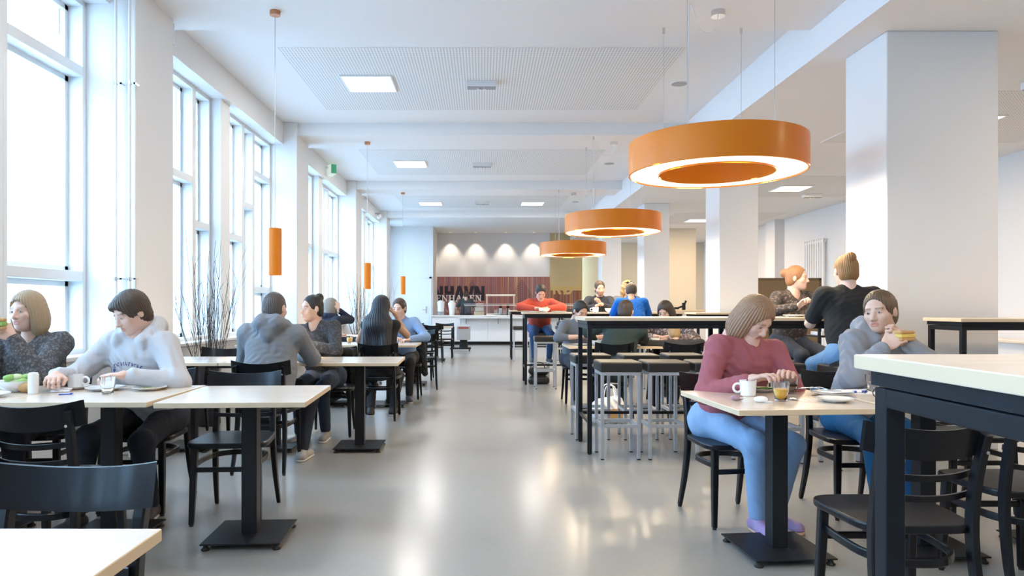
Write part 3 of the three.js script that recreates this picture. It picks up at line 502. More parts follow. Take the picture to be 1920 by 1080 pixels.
// ---------------------------------------------------------------- people: distance fields meshed with surface nets
const V3 = (x, y, z) => new THREE.Vector3(x, y, z);
class Field {
  constructor(k = 0.03) { this.p = []; this.k = k; this.cut = []; this.ripple = 0; this.lo = [1e9, 1e9, 1e9]; this.hi = [-1e9, -1e9, -1e9]; }
  grow(c, r) { for (let i = 0; i < 3; i++) { this.lo[i] = Math.min(this.lo[i], c[i] - r); this.hi[i] = Math.max(this.hi[i], c[i] + r); } }
  cap(a, b, ra, rb = ra, k = this.k) { const A = a.toArray ? a.toArray() : a, B = b.toArray ? b.toArray() : b; this.p.push({ t: 0, a: A, d: [B[0] - A[0], B[1] - A[1], B[2] - A[2]], l: 1 / Math.max(1e-9, (B[0] - A[0]) ** 2 + (B[1] - A[1]) ** 2 + (B[2] - A[2]) ** 2), ra, rb, k }); this.grow(A, ra + k); this.grow(B, rb + k); return this; }
  ell(c, r, k = this.k) { this.p.push({ t: 1, a: c, r, k, m: Math.min(...r) }); this.grow(c, Math.max(...r) + k); return this; }
  minus(c, r, k = 0.01) { this.p.push({ t: 2, a: c, r, k, m: Math.min(...r) }); return this; }
  plane(n, o) { this.cut.push([n, o]); return this; }                 // keeps n.p < o
  at(x, y, z) {
    let d = 1e3;
    for (const q of this.p) {
      const px = x - q.a[0], py = y - q.a[1], pz = z - q.a[2]; let e;
      if (q.t === 0) { let h = (px * q.d[0] + py * q.d[1] + pz * q.d[2]) * q.l; h = h < 0 ? 0 : h > 1 ? 1 : h; e = Math.hypot(px - q.d[0] * h, py - q.d[1] * h, pz - q.d[2] * h) - (q.ra + (q.rb - q.ra) * h); }
      else { const ux = px / q.r[0], uy = py / q.r[1], uz = pz / q.r[2], k0 = Math.sqrt(ux * ux + uy * uy + uz * uz), k1 = Math.hypot(ux / q.r[0], uy / q.r[1], uz / q.r[2]); e = k1 > 1e-9 ? k0 * (k0 - 1) / k1 : -q.m; }
      if (q.t === 2) { e = -e; const h = Math.max(q.k - Math.abs(d - e), 0) / q.k; d = Math.max(d, e) + h * h * q.k * 0.25; }
      else { const h = Math.max(q.k - Math.abs(d - e), 0) / q.k; d = Math.min(d, e) - h * h * q.k * 0.25; }
    }
    if (this.ripple && d < 0.06) d += this.ripple * (Math.sin(x * 95 + y * 60 + Math.sin(z * 40 + y * 22) * 2.2) * (0.55 + 0.45 * Math.sin(y * 31 - x * 27 + z * 23)) + 0.35 * Math.sin(z * 140 + y * 120 + x * 33));
    for (const [n, o] of this.cut) d = Math.max(d, x * n[0] + y * n[1] + z * n[2] - o);
    return d;
  }
}
function surface(f, cell, colour) {
  const lo = f.lo.map((v) => v - cell * 2), n = f.hi.map((v, i) => Math.ceil((v + cell * 2 - lo[i]) / cell) + 1), [nx, ny, nz] = n, G = new Float32Array(nx * ny * nz).fill(1), at = (i, j, k) => (k * ny + j) * nx + i, B = 4;
  for (let k = 0; k < nz; k += B) for (let j = 0; j < ny; j += B) for (let i = 0; i < nx; i += B) {
    const c = f.at(lo[0] + (i + 1.5) * cell, lo[1] + (j + 1.5) * cell, lo[2] + (k + 1.5) * cell), far = Math.abs(c) > cell * 5.5 + 0.012;
    for (let r = k; r < Math.min(k + B, nz); r++) for (let q = j; q < Math.min(j + B, ny); q++) for (let p = i; p < Math.min(i + B, nx); p++) G[at(p, q, r)] = far ? c : f.at(lo[0] + p * cell, lo[1] + q * cell, lo[2] + r * cell);
  }
  const id = new Int32Array(nx * ny * nz).fill(-1), pos = [], idx = [];
  for (let k = 0; k < nz - 1; k++) for (let j = 0; j < ny - 1; j++) for (let i = 0; i < nx - 1; i++) {
    let s = 0, cx = 0, cy = 0, cz = 0, m = 0; const v = [];
    for (let c = 0; c < 8; c++) { const g = G[at(i + (c & 1), j + ((c >> 1) & 1), k + (c >> 2))]; v.push(g); if (g < 0) m++; }
    if (m === 0 || m === 8) continue;
    for (let a = 0; a < 8; a++) for (const b of [1, 2, 4]) { if (a & b) continue; const g0 = v[a], g1 = v[a | b]; if ((g0 < 0) === (g1 < 0)) continue; const t = g0 / (g0 - g1); s++; cx += (a & 1) + (b === 1 ? t : 0); cy += ((a >> 1) & 1) + (b === 2 ? t : 0); cz += (a >> 2) + (b === 4 ? t : 0); }
    id[at(i, j, k)] = pos.length / 3; pos.push(lo[0] + (i + cx / s) * cell, lo[1] + (j + cy / s) * cell, lo[2] + (k + cz / s) * cell);
  }
  for (let k = 1; k < nz - 1; k++) for (let j = 1; j < ny - 1; j++) for (let i = 1; i < nx - 1; i++) {
    const a = G[at(i, j, k)] < 0;
    const quad = (p, q, r, s, flip) => { if (p < 0 || q < 0 || r < 0 || s < 0) return; flip ? idx.push(p, r, q, p, s, r) : idx.push(p, q, r, p, r, s); };
    if (a !== G[at(i + 1, j, k)] < 0) quad(id[at(i, j - 1, k - 1)], id[at(i, j, k - 1)], id[at(i, j, k)], id[at(i, j - 1, k)], !a);
    if (a !== G[at(i, j + 1, k)] < 0) quad(id[at(i - 1, j, k - 1)], id[at(i - 1, j, k)], id[at(i, j, k)], id[at(i, j, k - 1)], !a);
    if (a !== G[at(i, j, k + 1)] < 0) quad(id[at(i - 1, j - 1, k)], id[at(i, j - 1, k)], id[at(i, j, k)], id[at(i - 1, j, k)], !a);
  }
  const g = new THREE.BufferGeometry(); g.setAttribute('position', new THREE.Float32BufferAttribute(pos, 3)); g.setIndex(idx);
  const N = new Float32Array(pos.length), C = colour && new Float32Array(pos.length), e = cell * 0.5;
  for (let i = 0; i < pos.length; i += 3) {
    const [x, y, z] = [pos[i], pos[i + 1], pos[i + 2]]; let a = f.at(x + e, y, z) - f.at(x - e, y, z), b = f.at(x, y + e, z) - f.at(x, y - e, z), c = f.at(x, y, z + e) - f.at(x, y, z - e); const L = Math.hypot(a, b, c) || 1; N[i] = a / L; N[i + 1] = b / L; N[i + 2] = c / L;
    if (colour) C.set(colour(x, y, z), i);
  }
  g.setAttribute('normal', new THREE.BufferAttribute(N, 3)); if (C) g.setAttribute('color', new THREE.BufferAttribute(C, 3));
  return g;
}
// head in its own frame: x to the left, y up, z forward, origin between the ears
const headField = new Field(0.02).ell([0, 0.026, -0.014], [0.076, 0.098, 0.096]).ell([0, -0.035, 0.022], [0.061, 0.078, 0.07]).ell([0, -0.088, 0.056], [0.03, 0.022, 0.026], 0.03).ell([0, -0.03, -0.035], [0.058, 0.07, 0.06])
  .cap([-0.034, 0.026, 0.07], [0.034, 0.026, 0.07], 0.012, 0.012, 0.02).ell([0.04, -0.018, 0.058], [0.022, 0.02, 0.018], 0.02).ell([-0.04, -0.018, 0.058], [0.022, 0.02, 0.018], 0.02)
  .minus([0.031, 0.008, 0.1], [0.018, 0.012, 0.02], 0.016).minus([-0.031, 0.008, 0.1], [0.018, 0.012, 0.02], 0.016).ell([0.031, 0.008, 0.07], [0.014, 0.0105, 0.0135], 0.004).ell([-0.031, 0.008, 0.07], [0.014, 0.0105, 0.0135], 0.004)
  .cap([0, 0.012, 0.084], [0, -0.024, 0.102], 0.008, 0.0125, 0.014).ell([0.011, -0.028, 0.092], [0.0085, 0.007, 0.009], 0.008).ell([-0.011, -0.028, 0.092], [0.0085, 0.007, 0.009], 0.008)
  .cap([-0.016, -0.052, 0.082], [0.016, -0.052, 0.082], 0.0065, 0.0065, 0.008).cap([-0.013, -0.0625, 0.081], [0.013, -0.0625, 0.081], 0.0075, 0.0075, 0.008).minus([0, -0.057, 0.098], [0.02, 0.0022, 0.012], 0.004)
  .ell([0.078, 0.0, -0.008], [0.011, 0.031, 0.018], 0.008).ell([-0.078, 0.0, -0.008], [0.011, 0.031, 0.018], 0.008).cap([0, -0.07, -0.03], [0, -0.17, -0.045], 0.052, 0.056, 0.03);
const headGeo = surface(headField, 0.0045);
function headColours(skin, hair, opts) {
  const p = headGeo.attributes.position, c = new Float32Array(p.count * 3);
  for (let i = 0; i < p.count; i++) {
    const x = Math.abs(p.getX(i)), y = p.getY(i), z = p.getZ(i); let q = skin;
    if (z > 0.066 && ((x - 0.031) / 0.0125) ** 2 + ((y - 0.008) / 0.0072) ** 2 < 1) q = Math.hypot(x - 0.031, y - 0.008) < 0.0058 ? [0.02, 0.015, 0.012] : [0.42, 0.38, 0.36];
    else if (z > 0.05 && x > 0.012 && x < 0.05 && Math.abs(y - 0.032 + (x - 0.03) ** 2 * 6) < 0.0052) q = skin.map((v, k) => v * 0.35 + hair[k] * 0.65);
    else if (z > 0.07 && x < 0.023 - Math.abs(y + 0.057) * 0.5 && y < -0.045 && y > -0.0705) q = [skin[0] * 0.82, skin[1] * 0.55, skin[2] * 0.55];
    else if (opts.beard && y < -0.035 && z > -0.02 && !(x < 0.02 && y > -0.05)) q = skin.map((v, k) => v * 0.5 + hair[k] * 0.5);
    c.set(q, i * 3);
  }
  const g = headGeo.clone(); g.setAttribute('color', new THREE.BufferAttribute(c, 3)); return g;
}
// hands: wrist at the origin, fingers along +z, back of the hand +y, thumb on +x
function handGeo(curl, spread) {
  const f = new Field(0.008).cap([0, 0, -0.03], [0, 0, 0.01], 0.024, 0.026, 0.02).ell([0, -0.002, 0.045], [0.042, 0.016, 0.05], 0.02);
  [[0.031, 0.07, 0.0086], [0.0105, 0.078, 0.009], [-0.0105, 0.073, 0.0087], [-0.031, 0.058, 0.0078]].forEach(([x, l, r], i) => {
    let a = curl * (0.35 + i * 0.05), p = [x, 0, 0.085 - Math.abs(i - 1.2) * 0.006], s = x * spread;
    for (const [q, w] of [[0.45, 0.9], [0.32, 1.0], [0.26, 0.7]]) { const e = [p[0] + s * l * q, p[1] - Math.sin(a) * l * q, p[2] + Math.cos(a) * l * q]; f.cap(p, e, r, r * 0.93, 0.006); p = e; r *= 0.94; a += curl * w; }
  });
  f.cap([0.03, -0.004, 0.018], [0.056, -0.012, 0.05], 0.0135, 0.011, 0.016).cap([0.056, -0.012, 0.05], [0.062 - curl * 0.012, -0.02 - curl * 0.012, 0.082], 0.0105, 0.0085, 0.006);
  return surface(f, 0.0048);
}
const HANDS = { flat: handGeo(0.25, 2), curl: handGeo(0.75, 1), grip: handGeo(1.15, 0.5) };
function mirrored(g) { const q = g.clone(); q.scale(-1, 1, 1); const ix = q.index.array; for (let i = 0; i < ix.length; i += 3) { const t = ix[i]; ix[i] = ix[i + 1]; ix[i + 1] = t; } const n = q.attributes.normal; return q; }
const HANDS_R = Object.fromEntries(Object.entries(HANDS).map(([k, g]) => [k, mirrored(g)]));
function tint(g, c) { const q = g.clone(), a = new Float32Array(q.attributes.position.count * 3); for (let i = 0; i < a.length; i += 3) a.set(c, i); q.setAttribute('color', new THREE.BufferAttribute(a, 3)); return q; }
// hair in the head's frame
function hairField(style) {
  const f = new Field(0.02);
  const face = () => f.minus([0, -0.045, 0.085], [0.068, 0.092, 0.068], 0.02);
  if (style === 'short') f.ell([0, 0.038, -0.018], [0.085, 0.1, 0.101]).ell([0, -0.022, -0.044], [0.077, 0.078, 0.066]).minus([0, -0.014, 0.104], [0.082, 0.11, 0.082], 0.01).minus([0.09, -0.04, 0.03], [0.03, 0.055, 0.045], 0.01).minus([-0.09, -0.04, 0.03], [0.03, 0.055, 0.045], 0.01).plane([0, -1, 0.15], 0.07);
  if (style === 'fringe') f.ell([0.008, 0.042, -0.014], [0.088, 0.1, 0.104]).ell([0, -0.022, -0.044], [0.077, 0.078, 0.066]).ell([-0.015, 0.075, 0.05], [0.055, 0.03, 0.042], 0.03).minus([0, -0.028, 0.1], [0.08, 0.096, 0.075], 0.012).minus([0.09, -0.045, 0.03], [0.03, 0.055, 0.045], 0.01).minus([-0.09, -0.045, 0.03], [0.03, 0.055, 0.045], 0.01).plane([0, -1, 0.15], 0.072);
  if (style === 'buzz') f.ell([0, 0.03, -0.018], [0.0795, 0.0985, 0.0985]).ell([0, -0.022, -0.042], [0.0715, 0.076, 0.063]).minus([0, -0.02, 0.095], [0.078, 0.105, 0.07], 0.01).minus([0.09, -0.03, 0.03], [0.03, 0.06, 0.045], 0.01).minus([-0.09, -0.03, 0.03], [0.03, 0.06, 0.045], 0.01).plane([0, -1, 0.15], 0.064);
  if (style === 'balding') f.ell([0, 0.026, -0.02], [0.083, 0.095, 0.1]).ell([0, -0.022, -0.044], [0.077, 0.078, 0.066]).minus([0, 0.09, 0.03], [0.07, 0.075, 0.11], 0.012).minus([0, -0.03, 0.09], [0.08, 0.11, 0.075], 0.015).plane([0, -1, 0.15], 0.07);
  if (style === 'bob') { f.ell([0, 0.036, -0.014], [0.09, 0.105, 0.106]).ell([0.062, -0.055, -0.012], [0.045, 0.1, 0.068], 0.04).ell([-0.062, -0.055, -0.012], [0.045, 0.1, 0.068], 0.04).ell([0, -0.05, -0.06], [0.085, 0.1, 0.055], 0.04); f.minus([0, -0.04, 0.085], [0.068, 0.112, 0.08], 0.02); }
  if (style === 'bun') f.ell([0, 0.036, -0.02], [0.084, 0.099, 0.099]).ell([0, -0.022, -0.044], [0.077, 0.078, 0.066]).minus([0, -0.014, 0.104], [0.082, 0.11, 0.082], 0.01).minus([0.088, -0.05, 0.02], [0.03, 0.05, 0.05], 0.012).minus([-0.088, -0.05, 0.02], [0.03, 0.05, 0.05], 0.012).ell([0, 0.1, -0.088], [0.042, 0.042, 0.04], 0.012).plane([0, -1, 0.15], 0.072);
  if (style === 'lowbun') f.ell([0, 0.036, -0.02], [0.086, 0.1, 0.1]).ell([0, -0.022, -0.044], [0.077, 0.078, 0.066]).minus([0, -0.014, 0.104], [0.082, 0.11, 0.082], 0.01).ell([0, 0.05, -0.125], [0.045, 0.045, 0.04], 0.02).plane([0, -1, 0.15], 0.075);
  if (style === 'long') { f.ell([0, 0.036, -0.018], [0.09, 0.103, 0.105]).cap([0, -0.02, -0.05], [0, -0.2, -0.095], 0.09, 0.13, 0.05).cap([-0.09, -0.18, -0.1], [-0.12, -0.54, -0.13], 0.075, 0.055, 0.06).cap([0.09, -0.18, -0.1], [0.12, -0.54, -0.13], 0.075, 0.055, 0.06).cap([0, -0.2, -0.1], [0, -0.53, -0.12], 0.07, 0.05, 0.05); face(); }
  if (style === 'wavy') { f.ell([0, 0.038, -0.016], [0.09, 0.105, 0.106]).ell([0.07, -0.07, -0.01], [0.036, 0.115, 0.055], 0.03).ell([-0.07, -0.07, -0.01], [0.036, 0.115, 0.055], 0.03).ell([0, -0.06, -0.06], [0.08, 0.11, 0.05], 0.04); face(); f.ripple = 0.004; }
  return f;
}
const hairCache = {};
function hairGeo(style) { if (!hairCache[style]) { const f = hairField(style), r = f.ripple; f.ripple = 0; const inner = f.at.bind(f); f.at = (x, y, z) => inner(x, y, z) + 0.0022 * Math.sin(Math.atan2(x, z + 0.02) * 42 + y * 30) + r * Math.sin(y * 70 + x * 40); hairCache[style] = surface(f, 0.006); } return hairCache[style]; }
function ik(S, T, l1, l2, pole) {
  const d = T.clone().sub(S); let L = d.length(); if (L > (l1 + l2) * 0.995) { d.multiplyScalar((l1 + l2) * 0.995 / L); L = (l1 + l2) * 0.995; T = S.clone().add(d); }
  const u = d.clone().normalize(), a = (l1 * l1 - l2 * l2 + L * L) / (2 * L), h = Math.sqrt(Math.max(0, l1 * l1 - a * a)), p = pole.clone().addScaledVector(u, -pole.dot(u)).normalize();
  return [S.clone().addScaledVector(u, a).addScaledVector(p, h), T];
}
const cloth = (c, more = {}) => phys({ color: lin(...c), roughness: 0.9, sheen: 0.25, sheenRoughness: 0.6, sheenColor: lin(...c), bumpMap: null, ...more });
const skinMat = phys({ color: 0xffffff, vertexColors: true, roughness: 0.55 });
/* a person: o.at [x, Z], seat height, turn (0 faces the camera), lean / side (torso), head [turn, nod, tilt], hands [left, right] as points in the body's frame, feet [left, right] */
function person(label, o) {
  const s = o.scale ?? 1, t = thing('person', label, 'person', [o.at[0], 0, o.at[1]], o.turn ?? 0), seat = o.stand ? 0.93 * s - 0.085 : o.seat ?? 0.455, fat = o.fat ?? 1, cell = o.cell ?? 0.014;
  const hip = V3(0, seat + 0.085 * s, o.stand ? 0 : -0.06), lean = o.lean ?? 0.1, side = o.side ?? 0;
  const up = V3(-Math.sin(side), Math.cos(lean) * Math.cos(side), Math.sin(lean)).normalize(), twist = o.twist ?? 0, across = V3(Math.cos(twist), 0, -Math.sin(twist)); across.addScaledVector(up, -across.dot(up)).normalize();
  const fwd = across.clone().cross(up), P = (a, u, f) => hip.clone().addScaledVector(across, a * s).addScaledVector(up, u * s).addScaledVector(fwd, f * s);
  const waist = P(0, 0.16, 0.0), chest = P(0, 0.36, 0.0), base = P(0, 0.515, -0.015), W = (o.shoulders ?? 0.178);
  const sh = [P(W, 0.46, -0.01), P(-W, 0.46, -0.01)], hp = [V3(0.085 * s, hip.y, hip.z), V3(-0.085 * s, hip.y, hip.z)];
  const hd = o.head ?? [0, 0, 0], hm = new THREE.Matrix4().makeRotationFromEuler(new THREE.Euler(hd[1], hd[0], hd[2] ?? 0, 'YXZ')), hc = base.clone().addScaledVector(V3(0, 1, 0), 0.128 * s).addScaledVector(up, 0.01).addScaledVector(V3(0, 0, 1).applyMatrix4(hm), 0.035 * s);
  hm.scale(V3(s, s, s)).setPosition(hc);
  const arms = [0, 1].map((i) => { const sg = i ? -1 : 1, tg = V3(...(o.hands?.[i] ?? [sg * 0.13, seat + 0.2, 0.3])), pole = V3(...(o.poles?.[i] ?? [sg * 0.7, -0.8, -0.35])); const [e, w] = ik(sh[i], tg, 0.285 * s, 0.255 * s, pole); return { s: sh[i], e, w }; });
  const legs = [0, 1].map((i) => { const sg = i ? -1 : 1, ft = V3(...(o.feet?.[i] ?? (o.stand ? [sg * 0.1, 0.075, 0] : [sg * 0.11, 0.075 + (o.rest ?? 0), 0.32]))); const [k, a] = ik(hp[i], ft, 0.43 * s, 0.42 * s, V3(sg * (o.spread ?? 0.12), o.stand ? 0 : 1, 1)); return { h: hp[i], k, a }; });
  const skin = o.skin ?? [0.60, 0.37, 0.27], hairC = o.hair ?? [0.05, 0.03, 0.02];
  // body
  const b = new Field(0.03), f = fat; b.cap(hip, waist, 0.085 * f, 0.08 * f).cap(waist, chest, 0.08 * f, 0.085).cap(sh[0], sh[1], 0.045 * s).cap(chest, base, 0.075, 0.05).cap(base.clone().addScaledVector(up, -0.03), hc.clone().add(V3(0, -0.07, -0.02).applyAxisAngle(V3(0, 1, 0), hd[0])), 0.054 * s, 0.05 * s);
  for (const a of arms) b.cap(a.s, a.e, 0.043 * s, 0.036 * s).cap(a.e, a.w, 0.036 * s, 0.025 * s);
  for (const l of legs) b.cap(l.h, l.k, 0.065 * s, 0.048 * s).cap(l.k, l.a, 0.045 * s, 0.034 * s);
  const geos = [tint(surface(b, o.bare ? 0.01 : 0.016), skin), headColours(skin, hairC, o).applyMatrix4(hm)];
  arms.forEach((a, i) => {
    const dir = a.w.clone().sub(a.e).normalize(), z = V3(...(o.handDir?.[i] ?? dir.toArray())).normalize(), y = V3(...(o.palmBack?.[i] ?? [0, 1, 0])); y.addScaledVector(z, -y.dot(z)).normalize(); const x = y.clone().cross(z);
    const m = new THREE.Matrix4().makeBasis(x, y, z).scale(V3(s, s, s)).setPosition(a.w.clone().addScaledVector(dir, 0.012)); geos.push(tint((i ? HANDS : HANDS_R)[o.handPose?.[i] ?? 'curl'], skin).applyMatrix4(m));
  });
  geos.forEach((g) => { g.deleteAttribute('uv'); });
  part('body', geos, skinMat, t);
  // clothing
  const c = new Field(0.05), L = o.loose ?? 1; c.ripple = o.ripple ?? 0.0018;
  const lo = P(0, o.hem ?? -0.02, 0);
  for (const sg of [-1, 1]) c.cap(P(sg * 0.06, o.hem ?? -0.02, 0), P(sg * 0.062, 0.18, 0.006), 0.108 * f * L * s, 0.104 * f * L * s).cap(P(sg * 0.062, 0.18, 0.006), P(sg * 0.078, 0.37, 0.0), 0.104 * f * L * s, 0.104 * L * s);
  c.cap(P(0, o.hem ?? -0.02, 0), P(0, 0.38, 0), 0.115 * f * L * s, 0.112 * L * s);
  if (o.bust) for (const sg of [-1, 1]) c.ell(P(sg * 0.075, 0.3, 0.08).toArray(), [0.062, 0.062, 0.052], 0.05);
  c.cap(P(W * 0.95, 0.455, -0.012), P(-W * 0.95, 0.455, -0.012), 0.064 * L * s).cap(P(0.05, 0.46, -0.02), P(0.035, 0.5, -0.025), 0.06 * s, 0.045 * s).cap(P(-0.05, 0.46, -0.02), P(-0.035, 0.5, -0.025), 0.06 * s, 0.045 * s);
  const sl = o.sleeve ?? 'long';
  for (const a of arms) {
    if (sl === 'none') continue;
    if (sl === 'short') { c.cap(a.s, a.s.clone().lerp(a.e, 0.72), 0.066 * L * s, 0.062 * L * s, 0.035); continue; }
    c.cap(a.s, a.e, 0.066 * L * s, 0.055 * L * s, 0.035).cap(a.e, a.e.clone().lerp(a.w, o.cuff ?? 0.93), 0.056 * L * s, 0.041 * L * s, 0.03);
  }
  if (o.hood) { const q = [[0.085, 0.5, 0.045], [0.1, 0.525, -0.05], [0.045, 0.545, -0.115], [-0.045, 0.545, -0.115], [-0.1, 0.525, -0.05], [-0.085, 0.5, 0.045]].map((v) => P(...v)); for (let i = 0; i < 5; i++) c.cap(q[i], q[i + 1], 0.04, 0.04, 0.025); c.cap(P(-0.05, 0.52, -0.12), P(0, 0.43, -0.125), 0.065, 0.035, 0.035).cap(P(0.05, 0.52, -0.12), P(0, 0.43, -0.125), 0.065, 0.035, 0.035); }
  if (o.scarf) for (let i = 0; i < 10; i++) { const a = i / 10 * 6.283, d = (i + 1) / 10 * 6.283; c.cap(P(Math.cos(a) * 0.085, 0.53, Math.sin(a) * 0.075 - 0.01), P(Math.cos(d) * 0.085, 0.53, Math.sin(d) * 0.075 - 0.01), 0.04, 0.04, 0.02); }
  // neckline: remove cloth around the throat
  const nk = base.clone().addScaledVector(up, 0.055).addScaledVector(fwd, 0.035); c.minus(nk.toArray(), o.vneck ? [0.055, 0.12, 0.08] : [0.06, 0.055, 0.062], 0.015);
  const fleck = o.speckle && ((x, y, z) => { const q = hash(Math.round(x * 160) + 3.1, Math.round(y * 160) * 1.7 + Math.round(z * 160) * 2.9), k = q > 1 - o.speckle[0] ? o.speckle[1] : 0.75 + 0.5 * q; return [k, k, k]; });
  const top = part(o.topName ?? 'sweater', surface(c, cell, fleck), o.topMat ?? cloth(o.top, fleck ? { vertexColors: true } : {}), t);
  if (o.collar) { const q = new Field(0.012); for (let i = 0; i < 12; i++) { const a = i / 12 * 6.283, d = (i + 1) / 12 * 6.283; q.cap(P(Math.cos(a) * 0.07, 0.515 + Math.sin(a) * -0.012, Math.sin(a) * 0.068 - 0.02), P(Math.cos(d) * 0.07, 0.515 + Math.sin(d) * -0.012, Math.sin(d) * 0.068 - 0.02), 0.016); } part('collar', surface(q, 0.006), o.collarMat ?? o.topMat ?? cloth(o.top), t); }
  const pn = new Field(0.05); pn.ripple = 0.002; pn.cap(hp[0], hp[1], 0.116 * f * s).cap(hip, waist, 0.11 * f, 0.085 * f);
  for (const l of legs) pn.cap(l.h, l.k, 0.088 * f * s, 0.064 * s).cap(l.k, l.k.clone().lerp(l.a, 0.94), 0.062 * s, (o.flare ?? 0.047) * s, 0.03);
  if (!o.stand) pn.plane([0, -1, 0], -(seat + 0.002 > 0.3 ? 0 : 0));
  part('trousers', surface(pn, Math.max(cell, 0.013)), cloth(o.pants ?? [0.02, 0.025, 0.04]), t);
  legs.forEach((l, i) => { const sg = i ? -1 : 1, q = new Field(0.025), a = l.a, y0 = a.y - 0.075, fd = V3(...(o.footDir?.[i] ?? [sg * 0.2, 0, 1])).normalize(); q.cap([a.x, a.y - 0.005, a.z], [a.x - fd.x * 0.02, y0 + 0.042, a.z - fd.z * 0.03], 0.042, 0.04).cap([a.x - fd.x * 0.02, y0 + 0.036, a.z - fd.z * 0.03], [a.x + fd.x * 0.14, y0 + 0.028, a.z + fd.z * 0.15], 0.037, 0.036).plane([0, -1, 0], -(y0 + 0.016)); const sh_ = part('shoe', surface(q, 0.009), std(lin(...(o.shoe ?? [0.05, 0.05, 0.06])), 0.6), t); const so = new Field(0.01); so.cap([a.x - fd.x * 0.024, y0 + 0.014, a.z - fd.z * 0.036], [a.x + fd.x * 0.142, y0 + 0.014, a.z + fd.z * 0.152], 0.037, 0.037).plane([0, -1, 0], -y0).plane([0, 1, 0], y0 + 0.018); part('sole', surface(so, 0.008), std(lin(...(o.sole ?? [0.5, 0.5, 0.5])), 0.7), sh_); });
  const hairMesh = part('hair', hairGeo(o.style ?? 'short').clone().applyMatrix4(hm), phys({ color: lin(...hairC), roughness: 0.5, sheen: 0.12, sheenColor: lin(...hairC.map((v) => Math.min(1, v * 2))) }), t);
  for (const e of o.extras ?? []) e(t, { P, hm, hc, arms, c, hairMesh, top });
  return t;
}
// knitted or heathered cloth colour with a grain of its own
const heather = (r, g, b, k, n = 90) => dataTex(256, (u, v) => { const q = 1 + k * (hash(Math.floor(u * 256) * 1.7, Math.floor(v * 256) * 2.3) - 0.5) + k * 0.5 * (vnoise(u * n, v * 12, n) - 0.5); return [r * q, g * q, b * q]; }, 3);
// ---------------------------------------------------------------- the guests
const BLOND = [0.30, 0.20, 0.10], ASH = [0.20, 0.155, 0.11], BROWN = [0.055, 0.03, 0.018], DARK = [0.012, 0.011, 0.012], FAIR = [0.66, 0.43, 0.34], JEANS = [0.035, 0.075, 0.16], NAVY = [0.012, 0.017, 0.03];
person('blonde woman in dark grey sweater eating a sandwich at the left edge', { at: [-2.72, 4.18], scale: 0.97, lean: 0.16, head: [-0.18, 0.05, 0.05], hair: [0.34, 0.245, 0.15], style: 'bob', skin: FAIR, top: [0.07, 0.07, 0.075], speckle: [0.22, 2.4], pants: NAVY, bust: 1, fat: 1.12, loose: 1.04, cell: 0.008, ripple: 0.003,
  hands: [[0.05, 1.02, 0.25], [-0.09, 1.02, 0.25]], handPose: ['grip', 'grip'], poles: [[0.45, -1, 0.1], [-0.45, -1, 0.1]], handDir: [[-0.7, 0.5, 0.35], [0.6, 0.6, 0.35]], palmBack: [[0.4, 0.4, 0.8], [-0.4, 0.4, 0.8]], vneck: 1 });
person('man in white hoodie with blue print looking down at his plate', { at: [-1.98, 4.12], lean: 0.3, side: 0.08, twist: -0.25, head: [-0.6, 0.45, 0.08], hair: [0.05, 0.032, 0.022], style: 'fringe', skin: FAIR, top: [0.47, 0.47, 0.49], hood: 1, loose: 1.1, cell: 0.011, ripple: 0.004, pants: [0.012, 0.018, 0.03], topName: 'hoodie',
  hands: [[0.06, 0.825, 0.37], [-0.3, 0.83, 0.42]], handPose: ['curl', 'grip'], handDir: [[-0.8, 0.05, 0.35], [0.3, -0.1, 0.8]], poles: [[0.9, -0.5, -0.2], [-0.7, -0.8, -0.2]], feet: [[0.1, 0.075, 0.2], [-0.2, 0.075, 0.42]],
  extras: [(t, { c, P }) => {   // printed lettering on the chest, laid on the cloth
    const tex = canvasTex(256, 128, (g, w, h) => { g.clearRect(0, 0, w, h); g.fillStyle = '#39457f'; g.font = 'bold 34px sans-serif'; g.textAlign = 'center'; for (let i = 0; i < 12; i++) { const a = (i - 5.5) * 0.115; g.save(); g.translate(w / 2 + Math.sin(a) * 150, 165 - Math.cos(a) * 118); g.rotate(a); g.fillRect(-5, -22, 3 + i % 3, 22); g.fillRect(-5, i % 2 ? -22 : -10, 11, 4); g.restore(); } g.lineWidth = 12; g.strokeStyle = '#2d4690'; g.beginPath(); g.arc(40, 100, 22, 0, 5); g.stroke(); g.fillRect(170, 84, 60, 12); });
    const pos = [], uv = [], idx = [], nx = 16, ny = 8; for (let j = 0; j <= ny; j++) for (let i = 0; i <= nx; i++) { const a = (i / nx - 0.5) * -0.25, u = 0.3 + j / ny * 0.125; let z = 0.28; let p = P(-a, u, z); for (let k = 0; k < 40; k++) { const d = c.at(p.x, p.y, p.z); if (d < 0.003) break; z -= d * 0.8; p = P(-a, u, z); } pos.push(p.x, p.y, p.z); uv.push(i / nx, j / ny); }
    for (let j = 0; j < ny; j++) for (let i = 0; i < nx; i++) { const q = j * (nx + 1) + i; idx.push(q, q + 1, q + nx + 2, q, q + nx + 2, q + nx + 1); }
    const g = new THREE.BufferGeometry(); g.setAttribute('position', new THREE.Float32BufferAttribute(pos, 3)); g.setAttribute('uv', new THREE.Float32BufferAttribute(uv, 2)); g.setIndex(idx); g.computeVertexNormals(); part('chest_print', g, std(0xffffff, 0.9, 0, { map: tex, transparent: true, alphaTest: 0.3, side: THREE.DoubleSide }), t);
  }] });
